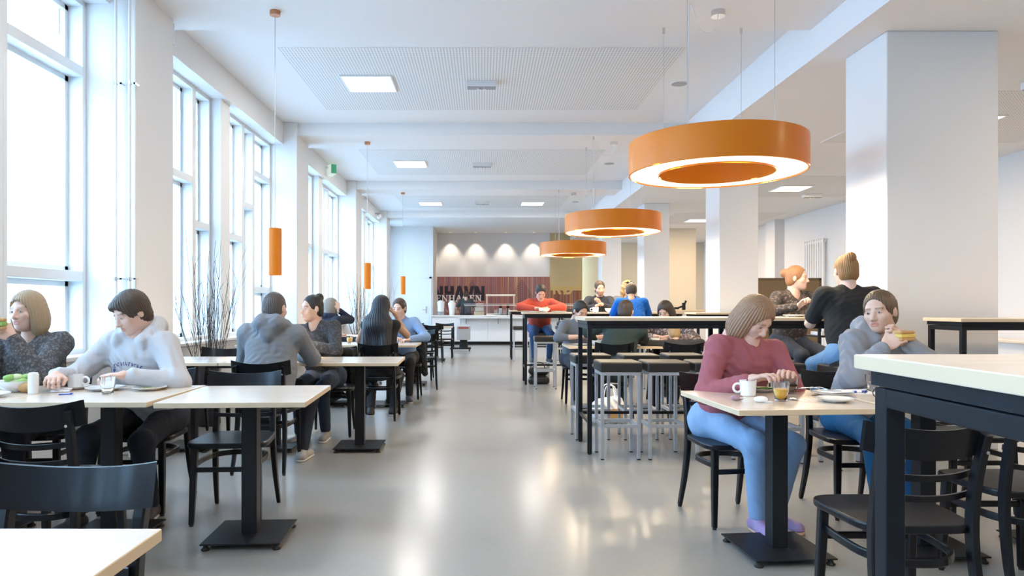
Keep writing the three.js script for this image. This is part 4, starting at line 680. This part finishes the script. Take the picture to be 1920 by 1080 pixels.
person('man in grey hoodie sitting with his back to us at the second row', { at: [-1.6, 5.2], turn: AWAY + 0.05, lean: 0.2, side: 0.02, head: [-0.35, 0.15, 0], hair: [0.07, 0.055, 0.05], style: 'buzz', skin: FAIR, top: [0.19, 0.20, 0.22], hood: 1, loose: 1.12, fat: 1.06, shoulders: 0.185, cell: 0.012, ripple: 0.002, topName: 'hoodie', pants: NAVY, shoe: [0.35, 0.33, 0.3], sole: [0.6, 0.58, 0.54],
  hands: [[0.1, 0.79, 0.4], [-0.12, 0.8, 0.42]], handPose: ['curl', 'curl'], poles: [[0.8, -0.9, -0.2], [-0.9, -0.7, -0.2]], feet: [[0.12, 0.075, 0.3], [-0.2, 0.075, 0.18]], spread: 0.3 });
person('woman with dark bun and black v neck top facing the man in grey', { at: [-1.5, 6.5], turn: -0.15, lean: 0.24, side: 0.12, head: [-0.65, 0.08, 0.02], hair: DARK, style: 'bun', skin: [0.62, 0.40, 0.30], top: [0.04, 0.041, 0.045], speckle: [0.18, 2.2], vneck: 1, bust: 1, cell: 0.01, pants: [0.014, 0.025, 0.05], shoe: [0.25, 0.24, 0.24], sole: [0.62, 0.62, 0.6],
  hands: [[-0.02, 0.86, 0.32], [-0.12, 0.87, 0.32]], handPose: ['curl', 'grip'], handDir: [[-0.5, 0.7, 0.2], [0.3, 0.8, 0.2]], poles: [[0.9, -0.5, -0.1], [-0.9, -0.5, -0.1]], feet: [[0.12, 0.075, 0.25], [-0.05, 0.075, 0.42]] });
person('grey haired person in navy top holding a phone to the ear', { at: [-2.2, 9.95], turn: AWAY - 0.6, lean: 0.1, head: [-0.5, 0.1, 0], hair: [0.22, 0.19, 0.15], style: 'bob', skin: FAIR, top: [0.012, 0.016, 0.035], scarf: 1, cell: 0.018, hands: [[0.2, 0.78, 0.35], [-0.12, 1.15, 0.05]], handPose: ['curl', 'grip'], poles: [[0.8, -0.6, -0.2], [-0.3, -1, 0.3]], handDir: [[0, 0, 1], [0.1, 0.9, 0]], palmBack: [[0, 1, 0], [-1, 0, 0]] });
person('woman with long straight black hair and sleeveless black top from behind', { at: [-1.11, 7.52], turn: AWAY, lean: 0.1, head: [-0.25, 0.12, 0], hair: [0.008, 0.011, 0.018], style: 'long', skin: [0.45, 0.26, 0.17], top: [0.012, 0.013, 0.016], sleeve: 'none', bare: 1, shoulders: 0.165, cell: 0.015, topName: 'top', pants: [0.015, 0.016, 0.02], shoe: [0.02, 0.02, 0.02],
  hands: [[0.14, 0.82, 0.4], [-0.14, 1.1, 0.16]], handPose: ['curl', 'curl'], poles: [[0.9, -0.6, -0.2], [-0.5, -1, 0.2]], handDir: [[0, 0, 1], [0.5, 0.8, 0]], feet: [[0.12, 0.075, 0.05], [-0.12, 0.075, 0.1]] });
person('man in light blue shirt half hidden behind the long black hair', { at: [-1.04, 9.02], lean: 0.26, side: 0.06, head: [-0.3, 0.2, 0], hair: BROWN, style: 'short', skin: FAIR, top: [0.20, 0.31, 0.50], cell: 0.018, topName: 'shirt', collar: 1, hands: [[0.12, 0.79, 0.36], [-0.1, 0.8, 0.36]], poles: [[1, -0.4, -0.2], [-1, -0.4, -0.2]], pants: [0.012, 0.012, 0.014] });
person('counter worker in dark grey seen from behind at the serving counter', { at: [-0.57, 22.85], stand: 1, scale: 1.0, turn: AWAY, lean: 0.08, head: [0, 0.2, 0], hair: BROWN, style: 'short', skin: FAIR, top: [0.05, 0.055, 0.06], cell: 0.025, sleeve: 'short', bare: 1, topName: 'shirt', hands: [[0.2, 1.05, 0.25], [-0.2, 1.05, 0.25]], pants: [0.03, 0.03, 0.04] });
person('man in red sweater bent over his plate at the high table', { at: [0.93, 11.42], seat: 0.765, lean: 0.5, head: [0.1, 0.7, 0], hair: [0.02, 0.016, 0.015], style: 'short', skin: [0.55, 0.33, 0.25], top: [0.42, 0.06, 0.035], cell: 0.016, fat: 1.05, loose: 1.06, pants: [0.02, 0.06, 0.16], shoe: [0.03, 0.03, 0.035], hands: [[0.1, 1.17, 0.46], [-0.12, 1.17, 0.46]], handPose: ['grip', 'grip'], poles: [[1, 0.0, -0.1], [-1, 0.0, -0.1]], handDir: [[-0.7, 0.1, 0.5], [0.7, 0.1, 0.5]], feet: [[0.14, 0.36, 0.18], [-0.1, 0.36, 0.2]] });
person('man in navy zip top facing us at the high table', { at: [1.93, 11.52], seat: 0.765, lean: 0.16, head: [0.1, 0.2, 0.06], hair: [0.05, 0.028, 0.018], style: 'short', beard: 1, skin: [0.60, 0.36, 0.26], top: [0.018, 0.022, 0.034], collar: 1, topName: 'zip_top', cell: 0.016, hands: [[-0.02, 1.24, 0.28], [-0.12, 1.2, 0.33]], handPose: ['grip', 'grip'], poles: [[0.9, -0.5, 0], [-0.9, -0.5, 0]], handDir: [[-0.4, 0.8, 0.2], [0.6, 0.4, 0.2]], feet: [[0.12, 0.36, 0.2], [-0.12, 0.36, 0.2]] });
person('blonde woman with sunglasses on her head beside the man in navy', { at: [2.4, 11.58], seat: 0.765, lean: 0.1, head: [0.2, 0.2, 0], hair: [0.33, 0.22, 0.10], style: 'wavy', skin: [0.62, 0.40, 0.30], top: [0.1, 0.1, 0.13], vneck: 1, cell: 0.018, bust: 1, hands: [[0.12, 1.15, 0.34], [-0.12, 1.15, 0.34]], feet: [[0.12, 0.36, 0.2], [-0.12, 0.36, 0.2]],
  extras: [(t, { hm }) => part('sunglasses', [new THREE.SphereGeometry(0.024, 14, 10).scale(1, 0.8, 0.4).translate(0.03, 0.115, 0.062), new THREE.SphereGeometry(0.024, 14, 10).scale(1, 0.8, 0.4).translate(-0.03, 0.115, 0.062), bx(-0.08, 0.08, 0.113, 0.12, -0.06, -0.05)].map((g) => g.applyMatrix4(hm)), std(lin(0.01, 0.01, 0.012), 0.15), t)] });
person('balding man in bright blue shirt seen from behind at the high table', { at: [2.2, 10.2], seat: 0.765, turn: AWAY - 0.1, lean: 0.5, head: [-0.1, 0.35, 0], hair: [0.045, 0.03, 0.022], style: 'balding', skin: [0.55, 0.33, 0.24], top: [0.0, 0.115, 0.5], sleeve: 'short', bare: 1, collar: 1, fat: 1.1, loose: 1.1, topName: 'polo_shirt', cell: 0.016, pants: [0.03, 0.05, 0.09], hands: [[0.1, 1.16, 0.42], [-0.1, 1.16, 0.42]], poles: [[0.7, -0.9, 0], [-0.7, -0.9, 0]], feet: [[0.12, 0.36, 0.2], [-0.12, 0.36, 0.2]] });
person('person in dark green top bent over the low table behind the stools', { at: [1.43, 7.62], turn: AWAY - 0.15, lean: 0.36, side: 0.26, head: [-0.3, 0.3, 0], hair: [0.035, 0.02, 0.014], style: 'short', skin: FAIR, top: [0.012, 0.026, 0.026], fat: 1.12, loose: 1.12, shoulders: 0.19, cell: 0.016, hands: [[0.2, 0.8, 0.5], [-0.15, 0.8, 0.5]], poles: [[1, -0.1, 0], [-1, -0.1, 0]] });
person('fair haired child at the low table behind the stools', { at: [2.17, 7.6], turn: AWAY, scale: 0.78, lean: 0.85, head: [0.1, 0.25, 0], hair: [0.36, 0.25, 0.12], style: 'short', skin: FAIR, top: [0.03, 0.03, 0.035], cell: 0.016, hands: [[0.14, 0.79, 0.4], [-0.14, 0.79, 0.4]], poles: [[1, 0, 0], [-1, 0, 0]], feet: [[0.1, 0.24, 0.22], [-0.1, 0.24, 0.22]] });
person('dark haired person in blue grey jacket at the left end of low table', { at: [1.16, 8.66], turn: 0.15, lean: 0.4, head: [0.3, 0.55, 0], hair: DARK, style: 'short', skin: [0.58, 0.36, 0.28], top: [0.11, 0.135, 0.17], topName: 'jacket', cell: 0.016, hands: [[0.15, 0.83, 0.4], [-0.08, 0.84, 0.42]], handPose: ['grip', 'grip'], poles: [[1, -0.3, 0], [-1, -0.3, 0]], cuff: 0.4, bare: 1 });
person('woman in black and white speckled blouse at the low table', { at: [2.3, 8.66], turn: -0.3, lean: 0.42, head: [-0.4, 0.5, 0], hair: [0.04, 0.026, 0.018], style: 'bob', skin: [0.58, 0.38, 0.30], top: [0.10, 0.08, 0.08], speckle: [0.25, 4.5], topName: 'blouse', cell: 0.014, hands: [[0.1, 0.84, 0.38], [-0.15, 0.84, 0.38]], handPose: ['grip', 'grip'], poles: [[1, -0.3, 0], [-1, -0.3, 0]] });
person('person in maroon top and light jeans leaning over the right table', { at: [1.4, 3.97], turn: 0.2, lean: 0.42, side: -0.1, head: [0.35, 0.7, 0.0], hair: [0.26, 0.15, 0.085], style: 'bob', skin: [0.66, 0.43, 0.35], top: [0.33, 0.10, 0.12], cell: 0.012, ripple: 0.004, pants: [0.23, 0.36, 0.56], shoe: [0.3, 0.22, 0.42], sole: [0.6, 0.4, 0.3], hands: [[0.12, 0.82, 0.4], [-0.12, 0.82, 0.4]], handPose: ['curl', 'curl'], poles: [[0.6, -0.9, -0.2], [-0.6, -0.9, -0.2]], feet: [[0.16, 0.075, 0.22], [0.0, 0.075, 0.3]] });
person('woman in dark patterned blouse at the high table near the column', { at: [3.05, 6.84], seat: 0.765, scale: 0.97, turn: 0.2, lean: 0.2, head: [0.75, 0.05, 0], hair: [0.30, 0.14, 0.06], style: 'lowbun', skin: [0.66, 0.42, 0.33], top: [0.05, 0.038, 0.034], speckle: [0.12, 4], topName: 'blouse', vneck: 1, bust: 1, cell: 0.013, hands: [[0.16, 1.22, 0.34], [-0.2, 1.2, 0.36]], handPose: ['curl', 'grip'], handDir: [[-0.2, 0.7, 0.4], [0.2, 0.6, 0.5]], poles: [[0.9, -0.5, -0.1], [-0.9, -0.5, -0.1]], feet: [[0.12, 0.36, 0.2], [-0.12, 0.36, 0.2]] });
person('person in black top with reddish hair bun seen from behind', { at: [2.75, 5.2], seat: 0.765, scale: 0.96, turn: AWAY - 0.1, lean: 0.2, head: [0.1, 0.12, 0], hair: [0.28, 0.14, 0.045], style: 'bun', skin: FAIR, top: [0.012, 0.012, 0.013], sleeve: 'short', bare: 1, shoulders: 0.185, loose: 1.08, cell: 0.013, hem: -0.06, topName: 't_shirt', pants: [0.12, 0.24, 0.42], hands: [[0.08, 1.16, 0.36], [-0.08, 1.16, 0.36]], poles: [[0.5, -0.9, 0], [-0.5, -0.9, 0]], feet: [[0.12, 0.36, 0.18], [-0.12, 0.36, 0.18]] });
person('person in pale grey hoodie eating at the right table', { at: [2.24, 4.12], turn: -0.05, lean: 0.3, side: -0.18, twist: 0.25, head: [-0.85, 0.1, 0.1], hair: [0.11, 0.065, 0.035], style: 'lowbun', skin: [0.64, 0.42, 0.32], top: [0.25, 0.27, 0.31], hood: 1, loose: 1.12, topName: 'hoodie', cell: 0.011, ripple: 0.004, pants: [0.015, 0.12, 0.28], shoe: [0.4, 0.02, 0.12], hands: [[0.13, 0.99, 0.24], [-0.0, 0.97, 0.27]], handPose: ['grip', 'grip'], handDir: [[-0.5, 0.6, 0.3], [0.5, 0.5, 0.4]], poles: [[0.9, -0.6, -0.1], [-0.9, -0.7, -0.1]], palmBack: [[0.5, 0.3, 0.8], [-0.4, 0.4, 0.8]], feet: [[0.14, 0.075, 0.3], [-0.08, 0.075, 0.42]] });
// ---------------------------------------------------------------- crockery, food and belongings
const TT = 0.75, HT = 1.11;
const plateGeo = (r) => lathe([[0, 0], [r * 0.55, 0], [r * 0.62, 0.004], [r, 0.016], [r * 0.99, 0.019], [r * 0.6, 0.008], [0, 0.006]], 40);
function plate(x, y, Z, r, label) { const t = thing('plate', label, 'plate', [x, y, Z], 0); part('dish', plateGeo(r), M.porcelain, t); return t; }
function bowl(x, y, Z, r, label) { const t = thing('bowl', label, 'bowl', [x, y, Z], 0); part('dish', lathe([[0, 0], [r * 0.5, 0], [r * 0.55, 0.008], [r * 0.85, 0.03], [r, 0.06], [r * 0.96, 0.06], [r * 0.8, 0.034], [r * 0.45, 0.012], [0, 0.01]], 36), M.porcelain, t); return t; }
function mug(x, y, Z, r, h, turn, label) { const t = thing('mug', label, 'cup', [x, y, Z], turn); part('cup', lathe([[0, 0], [r * 0.82, 0], [r * 0.88, 0.006], [r, h], [r * 0.94, h], [r * 0.82, 0.01], [0, 0.01]], 36), M.porcelain, t); part('handle', new THREE.TorusGeometry(h * 0.28, 0.006, 10, 24).translate(-r - h * 0.16, h * 0.52, 0), M.porcelain, t); return t; }
function glassCup(x, y, Z, label, fill, level = 0.5, h = 0.092) {
  const t = thing('drinking_glass', label, 'glass', [x, y, Z], 0), n = 40, pos = [], P = [[0, 0], [0.026, 0], [0.028, 0.004], [0.0295, 0.03], [0.036, 0.05], [0.038, h], [0.0355, h], [0.0335, 0.052], [0.0268, 0.032], [0.0255, 0.01], [0, 0.01]];
  const g = lathe(P, n), p = g.attributes.position; for (let i = 0; i < p.count; i++) { const a = Math.atan2(p.getX(i), p.getZ(i)), R = Math.hypot(p.getX(i), p.getZ(i)), yy = p.getY(i); if (R > 0.034 && yy > 0.045 && yy < h - 0.012) { const k = 1 + 0.02 * Math.cos(a * 10); p.setX(i, p.getX(i) * k); p.setZ(i, p.getZ(i) * k); } } g.computeVertexNormals();
  part('glass', g, M.clear, t); if (fill) part('drink', lathe([[0, 0.0105], [0.025, 0.0105], [0.0262, 0.032], [0.0325, 0.052], [0.0335, h * level], [0, h * level]], 32), fill, t); return t;
}
// left: crowded table of the woman and the man in white
{ const t = bowl(-2.47, TT, 3.66, 0.1, 'white salad bowl before the blonde woman'); for (let i = 0; i < 9; i++) part('lettuce_leaf', new THREE.IcosahedronGeometry(0.03, 1).scale(1.2, 0.6, 0.9).rotateY(i).translate(Math.cos(i * 2.4) * 0.05 * (i % 3) / 2, 0.055 + (i % 2) * 0.02, Math.sin(i * 2.4) * 0.05 * (i % 3) / 2), i % 3 ? M.lettuce : std(lin(0.55, 0.6, 0.35), 0.7), t); }
{ const t = plate(-2.47, TT, 3.43, 0.11, 'plate with tomato and bread at the left edge'); for (let i = 0; i < 4; i++) part('tomato_slice', cyl(0.03, 0.028, 0.012, 0.03 * Math.cos(i * 1.7), 0.012 + i * 0.011, 0.03 * Math.sin(i * 1.7), 18), M.tomato, t); part('bread_roll', new THREE.SphereGeometry(0.045, 20, 14).scale(1.2, 0.6, 0.9).translate(-0.05, 0.03, 0.0), M.bread, t); for (let i = 0; i < 5; i++) part('cheese_crumb', bx(-0.01 + i * 0.012, 0.002 + i * 0.012, 0.045 + i % 2 * 0.01, 0.055 + i % 2 * 0.01, -0.02 + i * 0.009, -0.01 + i * 0.009), M.paper, t); }
{ const t = thing('bread_bun', 'small brown bread roll beside the white cylinder shaker', 'bread', [-2.39, TT, 3.62]); part('crust', new THREE.SphereGeometry(0.036, 20, 14).scale(1, 0.75, 1).translate(0, 0.026, 0), M.bread, t); part('score', bx(-0.003, 0.003, 0.05, 0.054, -0.02, 0.02), M.edge, t); }
{ const t = thing('salt_shaker', 'plain white cylinder shaker on the crowded table', 'shaker', [-2.32, TT, 3.57]); part('body', lathe([[0, 0], [0.024, 0], [0.025, 0.003], [0.025, 0.1], [0.023, 0.104], [0, 0.105]], 28), M.porcelain, t); part('cap', cyl(0.021, 0.021, 0.003, 0, 0.105, 0), M.whitePlastic, t); }
{ const t = plate(-2.22, TT, 3.77, 0.075, 'saucer under the cup between the woman and man'); mug(-2.22, TT + 0.009, 3.77, 0.042, 0.07, Math.PI, 'white coffee cup on a saucer between the woman and man'); part('rim', new THREE.TorusGeometry(0.073, 0.0015, 6, 40).rotateX(Math.PI / 2).translate(0, 0.018, 0), M.porcelain, t); }
plate(-2.03, TT, 3.72, 0.1, 'empty white plate behind the clear glass on the crowded table');
glassCup(-1.915, TT, 3.53, 'clear glass nearest the camera on the crowded table');
glassCup(-1.905, TT, 3.86, 'clear glass standing farther back near the hoodie man');
{ const t = plate(-1.80, TT, 3.73, 0.09, 'small white plate with green herb scraps at the table edge'); for (let i = 0; i < 12; i++) part('herb_scrap', bx(-0.045 + i * 0.007, -0.04 + i * 0.007, 0.009, 0.014, -0.02 + (i * 7 % 5) * 0.009, -0.012 + (i * 7 % 5) * 0.009), i % 3 ? M.lettuce : M.bread, t); }
{ const t = thing('paper_napkin', 'crumpled white napkin beside the shaker', 'napkin', [-2.22, TT, 3.64], 0.3); part('fold', bx(-0.045, 0.045, 0.001, 0.012, -0.025, 0.025, 0.005), M.paper, t); part('corner', bx(-0.03, 0.05, 0.012, 0.018, -0.015, 0.02, 0.003), M.paper, t); }
{ const t = thing('sugar_sachet', 'dark blue torn sachet lying before the cup', 'sachet', [-2.13, TT, 3.53], 0.4); part('wrapper', bx(-0.03, 0.03, 0.001, 0.005, -0.012, 0.012, 0.002), M.blue, t); part('torn_corner', bx(0.02, 0.036, 0.005, 0.008, -0.008, 0.004), M.blue, t); }
{ const t = thing('sandwich', 'half eaten sandwich held by the blonde woman', 'sandwich', [-2.74, 1.09, 3.85], 0.3); part('bread_slice', bx(-0.07, 0.07, 0.025, 0.045, -0.035, 0.035, 0.008), M.bread, t); part('bread_slice', bx(-0.07, 0.07, -0.02, 0.0, -0.035, 0.035, 0.008), M.bread, t); part('filling', bx(-0.072, 0.072, 0.0, 0.025, -0.037, 0.037, 0.006), M.lettuce, t); }
// window side, farther rows
{ const t = glassCup(-1.62, TT, 8.4, 'glass of orange juice on the table beside the long black hair', M.juice, 0.75); part('straw', tube([[0, 0.02, 0], [0.02, 0.14, 0]], 0.003, 2, 6), M.paper, t); }
{ const t = thing('bread_snack', 'small bread snack in the hands of the woman with the bun', 'snack', [-1.5, TT, 6.02]); part('bread', new THREE.SphereGeometry(0.03, 16, 12).scale(1.3, 0.7, 1).translate(0, 0.02, 0), M.bread, t); part('napkin', bx(-0.06, 0.06, 0, 0.003, -0.05, 0.05), M.paper, t); }
// right table
mug(1.335, TT, 3.49, 0.042, 0.078, 0.1, 'white mug at the left end of the right table');
{ const t = plate(1.47, TT, 3.66, 0.075, 'small plate with cucumber slices behind the juice'); for (let i = 0; i < 6; i++) { const s = part('cucumber_slice', cyl(0.022, 0.022, 0.006, -0.045 + i * 0.018, 0.012 + (i % 2) * 0.006, 0.01 * (i % 3), 20), std(lin(0.06, 0.16, 0.03), 0.5), t); part('flesh', cyl(0.0195, 0.0195, 0.0066, -0.045 + i * 0.018, 0.012 + (i % 2) * 0.006, 0.01 * (i % 3), 20), std(lin(0.6, 0.62, 0.25), 0.5), s); } }
glassCup(1.415, TT, 3.29, 'glass of orange juice at the front of the right table', M.juice, 0.62);
glassCup(1.585, TT, 3.57, 'glass with brown cola behind the orange juice', M.cola, 0.42, 0.095);
{ const t = thing('sugar_packet', 'crumpled purple and white wrapper at the left end of the table', 'wrapper', [1.21, TT, 3.30], 0.2); part('foil', new THREE.IcosahedronGeometry(0.03, 1).scale(1.2, 0.45, 0.7).translate(0, 0.014, 0), std(lin(0.35, 0.22, 0.26), 0.4), t); part('flap', bx(0.0, 0.04, 0.012, 0.018, -0.02, 0.01, 0.002), M.paper, t); }
{ const t = thing('napkin_ball', 'small crumpled white napkin beside the mug', 'napkin', [1.3, TT, 3.24], 0); part('ball', new THREE.IcosahedronGeometry(0.026, 1).scale(1.3, 0.6, 0.9).translate(0, 0.015, 0), M.paper, t); part('corner', bx(0.01, 0.05, 0.001, 0.006, -0.02, 0.015, 0.002), M.paper, t); }
{ const t = thing('spoon', 'teaspoon lying right of the orange juice', 'spoon', [1.49, TT, 3.33], 0.5); part('bowl', new THREE.SphereGeometry(0.018, 16, 10).scale(1, 0.3, 1.4).translate(0, 0.006, 0), M.chrome, t); part('handle', sweep([[0, 0.006, 0.02], [0, 0.009, 0.06], [0, 0.005, 0.1]], [0.006, 0.002]), M.chrome, t); }
plate(1.66, TT, 3.27, 0.085, 'empty white plate at the front edge of the right table');
{ const t = plate(1.76, TT, 3.49, 0.1, 'white plate with knife and fork before the hoodie person'); part('napkin', bx(-0.05, 0.09, 0.019, 0.024, -0.05, 0.04, 0.002).rotateY(0.3), M.paper, t); }
for (const [a, n, l] of [[0.95, 'knife', 'knife resting on the plate pointing to the left'], [0.7, 'fork', 'fork resting beside the knife on the plate']]) { const t = thing(n, l, n, [1.7 + (n === 'fork' ? 0.035 : 0), TT + 0.026, 3.52], a); part('handle', sweep([[0, 0, -0.1], [0, 0.012, -0.02], [0, 0.003, 0.02]], [0.01, 0.003]), M.chrome, t); if (n === 'knife') part('blade', bx(-0.008, 0.008, 0.001, 0.004, -0.11, -0.02, 0.001), M.chrome, t); else for (let i = 0; i < 4; i++) part('tine', bx(-0.009 + i * 0.005, -0.0065 + i * 0.005, 0.0, 0.003, -0.07, -0.02), M.chrome, t); }
{ const t = thing('paper_sheet', 'sheet of white paper under the pen on the right table', 'paper', [1.95, TT, 3.62], 0.15); part('sheet', bx(-0.13, 0.13, 0.001, 0.003, -0.09, 0.09), M.paper, t); part('second_sheet', bx(-0.1, 0.15, 0.003, 0.0045, -0.07, 0.08).rotateY(0.15), M.paper, t); }
{ const t = thing('pen', 'blue and white ballpoint pen on the paper', 'pen', [1.93, TT + 0.011, 3.56], 0.25); part('barrel', new THREE.CylinderGeometry(0.006, 0.006, 0.1, 12).rotateZ(Math.PI / 2), M.blue, t); part('band', new THREE.CylinderGeometry(0.0064, 0.0064, 0.03, 12).rotateZ(Math.PI / 2), M.paper, t); part('tip', new THREE.ConeGeometry(0.006, 0.016, 12).rotateZ(-Math.PI / 2).translate(0.058, 0, 0), M.chrome, t); }
glassCup(2.05, TT, 3.64, 'half full water glass beside the near high table leg', phys({ color: 0xffffff, transmission: 1, roughness: 0.02, thickness: 0.03, ior: 1.33 }), 0.55);
{ const t = thing('eyeglasses', 'dark framed eyeglasses lying by the water glass', 'eyeglasses', [1.98, TT + 0.022, 3.42], -0.2); for (const s of [-1, 1]) { const r = part('rim', new THREE.TorusGeometry(0.022, 0.0022, 8, 28).translate(s * 0.028, 0, 0), M.blackSteel, t); part('lens', new THREE.CircleGeometry(0.021, 24).translate(s * 0.028, 0, 0), M.glass, r); part('temple', tube([[s * 0.05, 0.006, 0], [s * 0.05, 0.004, -0.09], [s * 0.048, -0.02, -0.12]], 0.002, 10, 6), M.blackSteel, t); } part('bridge', tube([[-0.008, 0.004, 0], [0, 0.008, 0], [0.008, 0.004, 0]], 0.002, 6, 6), M.blackSteel, t); }
{ const t = plate(1.97, TT, 3.22, 0.08, 'plate with a white napkin beside the near high table leg'); part('napkin', bx(-0.06, 0.05, 0.018, 0.024, -0.05, 0.05, 0.003).rotateY(0.4), M.paper, t); }
{ const t = thing('sandwich', 'sandwich held by the person in the pale grey hoodie', 'sandwich', [2.33, 1.03, 3.83], 0.4); part('bread_slice', bx(-0.06, 0.05, 0.018, 0.036, -0.03, 0.03, 0.008), M.bread, t); part('bread_slice', bx(-0.06, 0.05, -0.02, -0.002, -0.03, 0.03, 0.008), M.bread, t); part('filling', bx(-0.062, 0.052, -0.002, 0.018, -0.032, 0.032, 0.006), std(lin(0.7, 0.5, 0.12), 0.6), t); }
// high tables
{ bowl(0.95, HT, 10.75, 0.09, 'white bowl before the man in the red sweater'); plate(0.8, HT, 10.72, 0.11, 'plate at the left end before the man in red'); plate(1.18, HT, 10.74, 0.11, 'plate right of the bowl before the man in red'); mug(1.74, HT, 10.72, 0.05, 0.08, 0, 'white cup left of the man in navy'); bowl(2.16, HT, 10.8, 0.095, 'white bowl in front of the man in navy'); bowl(2.0, HT, 10.95, 0.08, 'small white bowl beside the bowl of the man in navy'); }
{ mug(2.86, HT, 5.84, 0.05, 0.085, AWAY, 'white cup on the high table beside the person in black'); plate(2.66, HT, 5.9, 0.1, 'white plate on the high table before the patterned blouse'); const t = thing('paper_menu', 'open white papers on the high table behind the maroon person', 'paper', [2.25, HT, 5.85], 0.1); part('sheet', bx(-0.14, 0.0, 0.001, 0.004, -0.1, 0.1), M.paper, t); part('sheet', bx(0.0, 0.14, 0.001, 0.006, -0.1, 0.1), M.paper, t); const d = thing('dark_pouch', 'small dark pouch next to the white cup on the high table', 'pouch', [2.76, HT, 5.8]); part('bag', new THREE.SphereGeometry(0.05, 18, 14).scale(1, 0.9, 0.7).translate(0, 0.043, 0), M.leather, d); part('clasp', bx(-0.02, 0.02, 0.08, 0.09, -0.005, 0.005), M.chrome, d); }
// low table behind the stools
bowl(1.33, TT, 7.98, 0.1, 'white bowl at the left end of the low table'); plate(1.14, TT, 8.0, 0.1, 'white plate at the left end of the low table'); mug(1.98, TT, 7.98, 0.05, 0.085, 0, 'white cup on the low table left of the child'); bowl(2.07, TT, 8.02, 0.075, 'white bowl on the low table beside the cup'); plate(2.36, TT, 8.02, 0.1, 'white plate on the low table right of the child');
// bags and coats
{ const f = new Field(0.06); f.cap([-0.1, 0.12, 0], [0.12, 0.11, 0], 0.11, 0.105).cap([-0.08, 0.2, 0], [0.08, 0.24, 0], 0.07, 0.06).plane([0, -1, 0], -0.002); f.ripple = 0.006; const t = thing('carrier_bag', 'white carrier bag on the floor under the stools', 'bag', [1.27, 0, 7.0]); part('bag', surface(f, 0.014), std(lin(0.62, 0.62, 0.64), 0.5), t); for (const s of [-1, 1]) part('handle', tube([[-0.06, 0.28, s * 0.04], [-0.03, 0.4, s * 0.06], [0.04, 0.4, s * 0.06], [0.07, 0.28, s * 0.04]], 0.006, 16), M.paper, t); part('printed_side', bx(-0.01, 0.12, 0.06, 0.18, -0.118, -0.113, 0.002), M.bread, t); }
{ const f = new Field(0.05); f.cap([-0.1, 0.05, 0], [0.1, 0.05, 0], 0.07, 0.07).cap([-0.11, 0.2, 0], [0.11, 0.2, 0], 0.055, 0.055).plane([0, -1, 0], -0.002); const t = thing('handbag', 'black handbag on the floor under the man in red', 'bag', [0.86, 0, 10.72]); part('bag', surface(f, 0.014), M.leather, t); part('strap', tube([[-0.1, 0.24, 0], [-0.06, 0.32, 0], [0.06, 0.32, 0], [0.1, 0.24, 0]], 0.008, 16), M.leather, t); }
{ const f = new Field(0.05); f.cap([-0.1, 0.04, 0], [0.1, 0.04, 0], 0.05, 0.05).cap([-0.06, 0.09, 0], [0.07, 0.08, 0], 0.045, 0.04).plane([0, -1, 0], -0.001); const t = thing('shoulder_bag', 'black shoulder bag lying on the far bar stool', 'bag', [1.78, 0.766, 15.4]); part('bag', surface(f, 0.014), M.leather, t); part('buckle', bx(-0.03, 0.05, 0.06, 0.075, -0.056, -0.048), M.chrome, t); }
function coat(x, Z, turn, label, c) { const f = new Field(0.05); f.ripple = 0.006; f.cap([-0.17, 0.74, -0.235], [0.17, 0.74, -0.235], 0.062, 0.062).cap([-0.16, 0.7, -0.3], [-0.15, 0.36, -0.31], 0.05, 0.06).cap([0, 0.7, -0.3], [0, 0.34, -0.32], 0.06, 0.065).cap([0.16, 0.7, -0.3], [0.15, 0.33, -0.31], 0.05, 0.055); const t = thing('coat', label, 'coat', [x, 0, Z], turn); part('coat_body', surface(f, 0.014), cloth(c), t); const g = new Field(0.03); g.ripple = 0.004; g.cap([0.2, 0.68, -0.24], [0.24, 0.3, -0.2], 0.05, 0.04); part('sleeve', surface(g, 0.013), cloth(c), t); }
coat(-1.42, 6.5, 0.1, 'black jacket hung over the chair of the woman with the bun', [0.012, 0.012, 0.013]);
coat(-1.02, 9.08, 0, 'black coat hung over the chair of the man in light blue', [0.012, 0.012, 0.014]);
renderer.render(scene, camera);
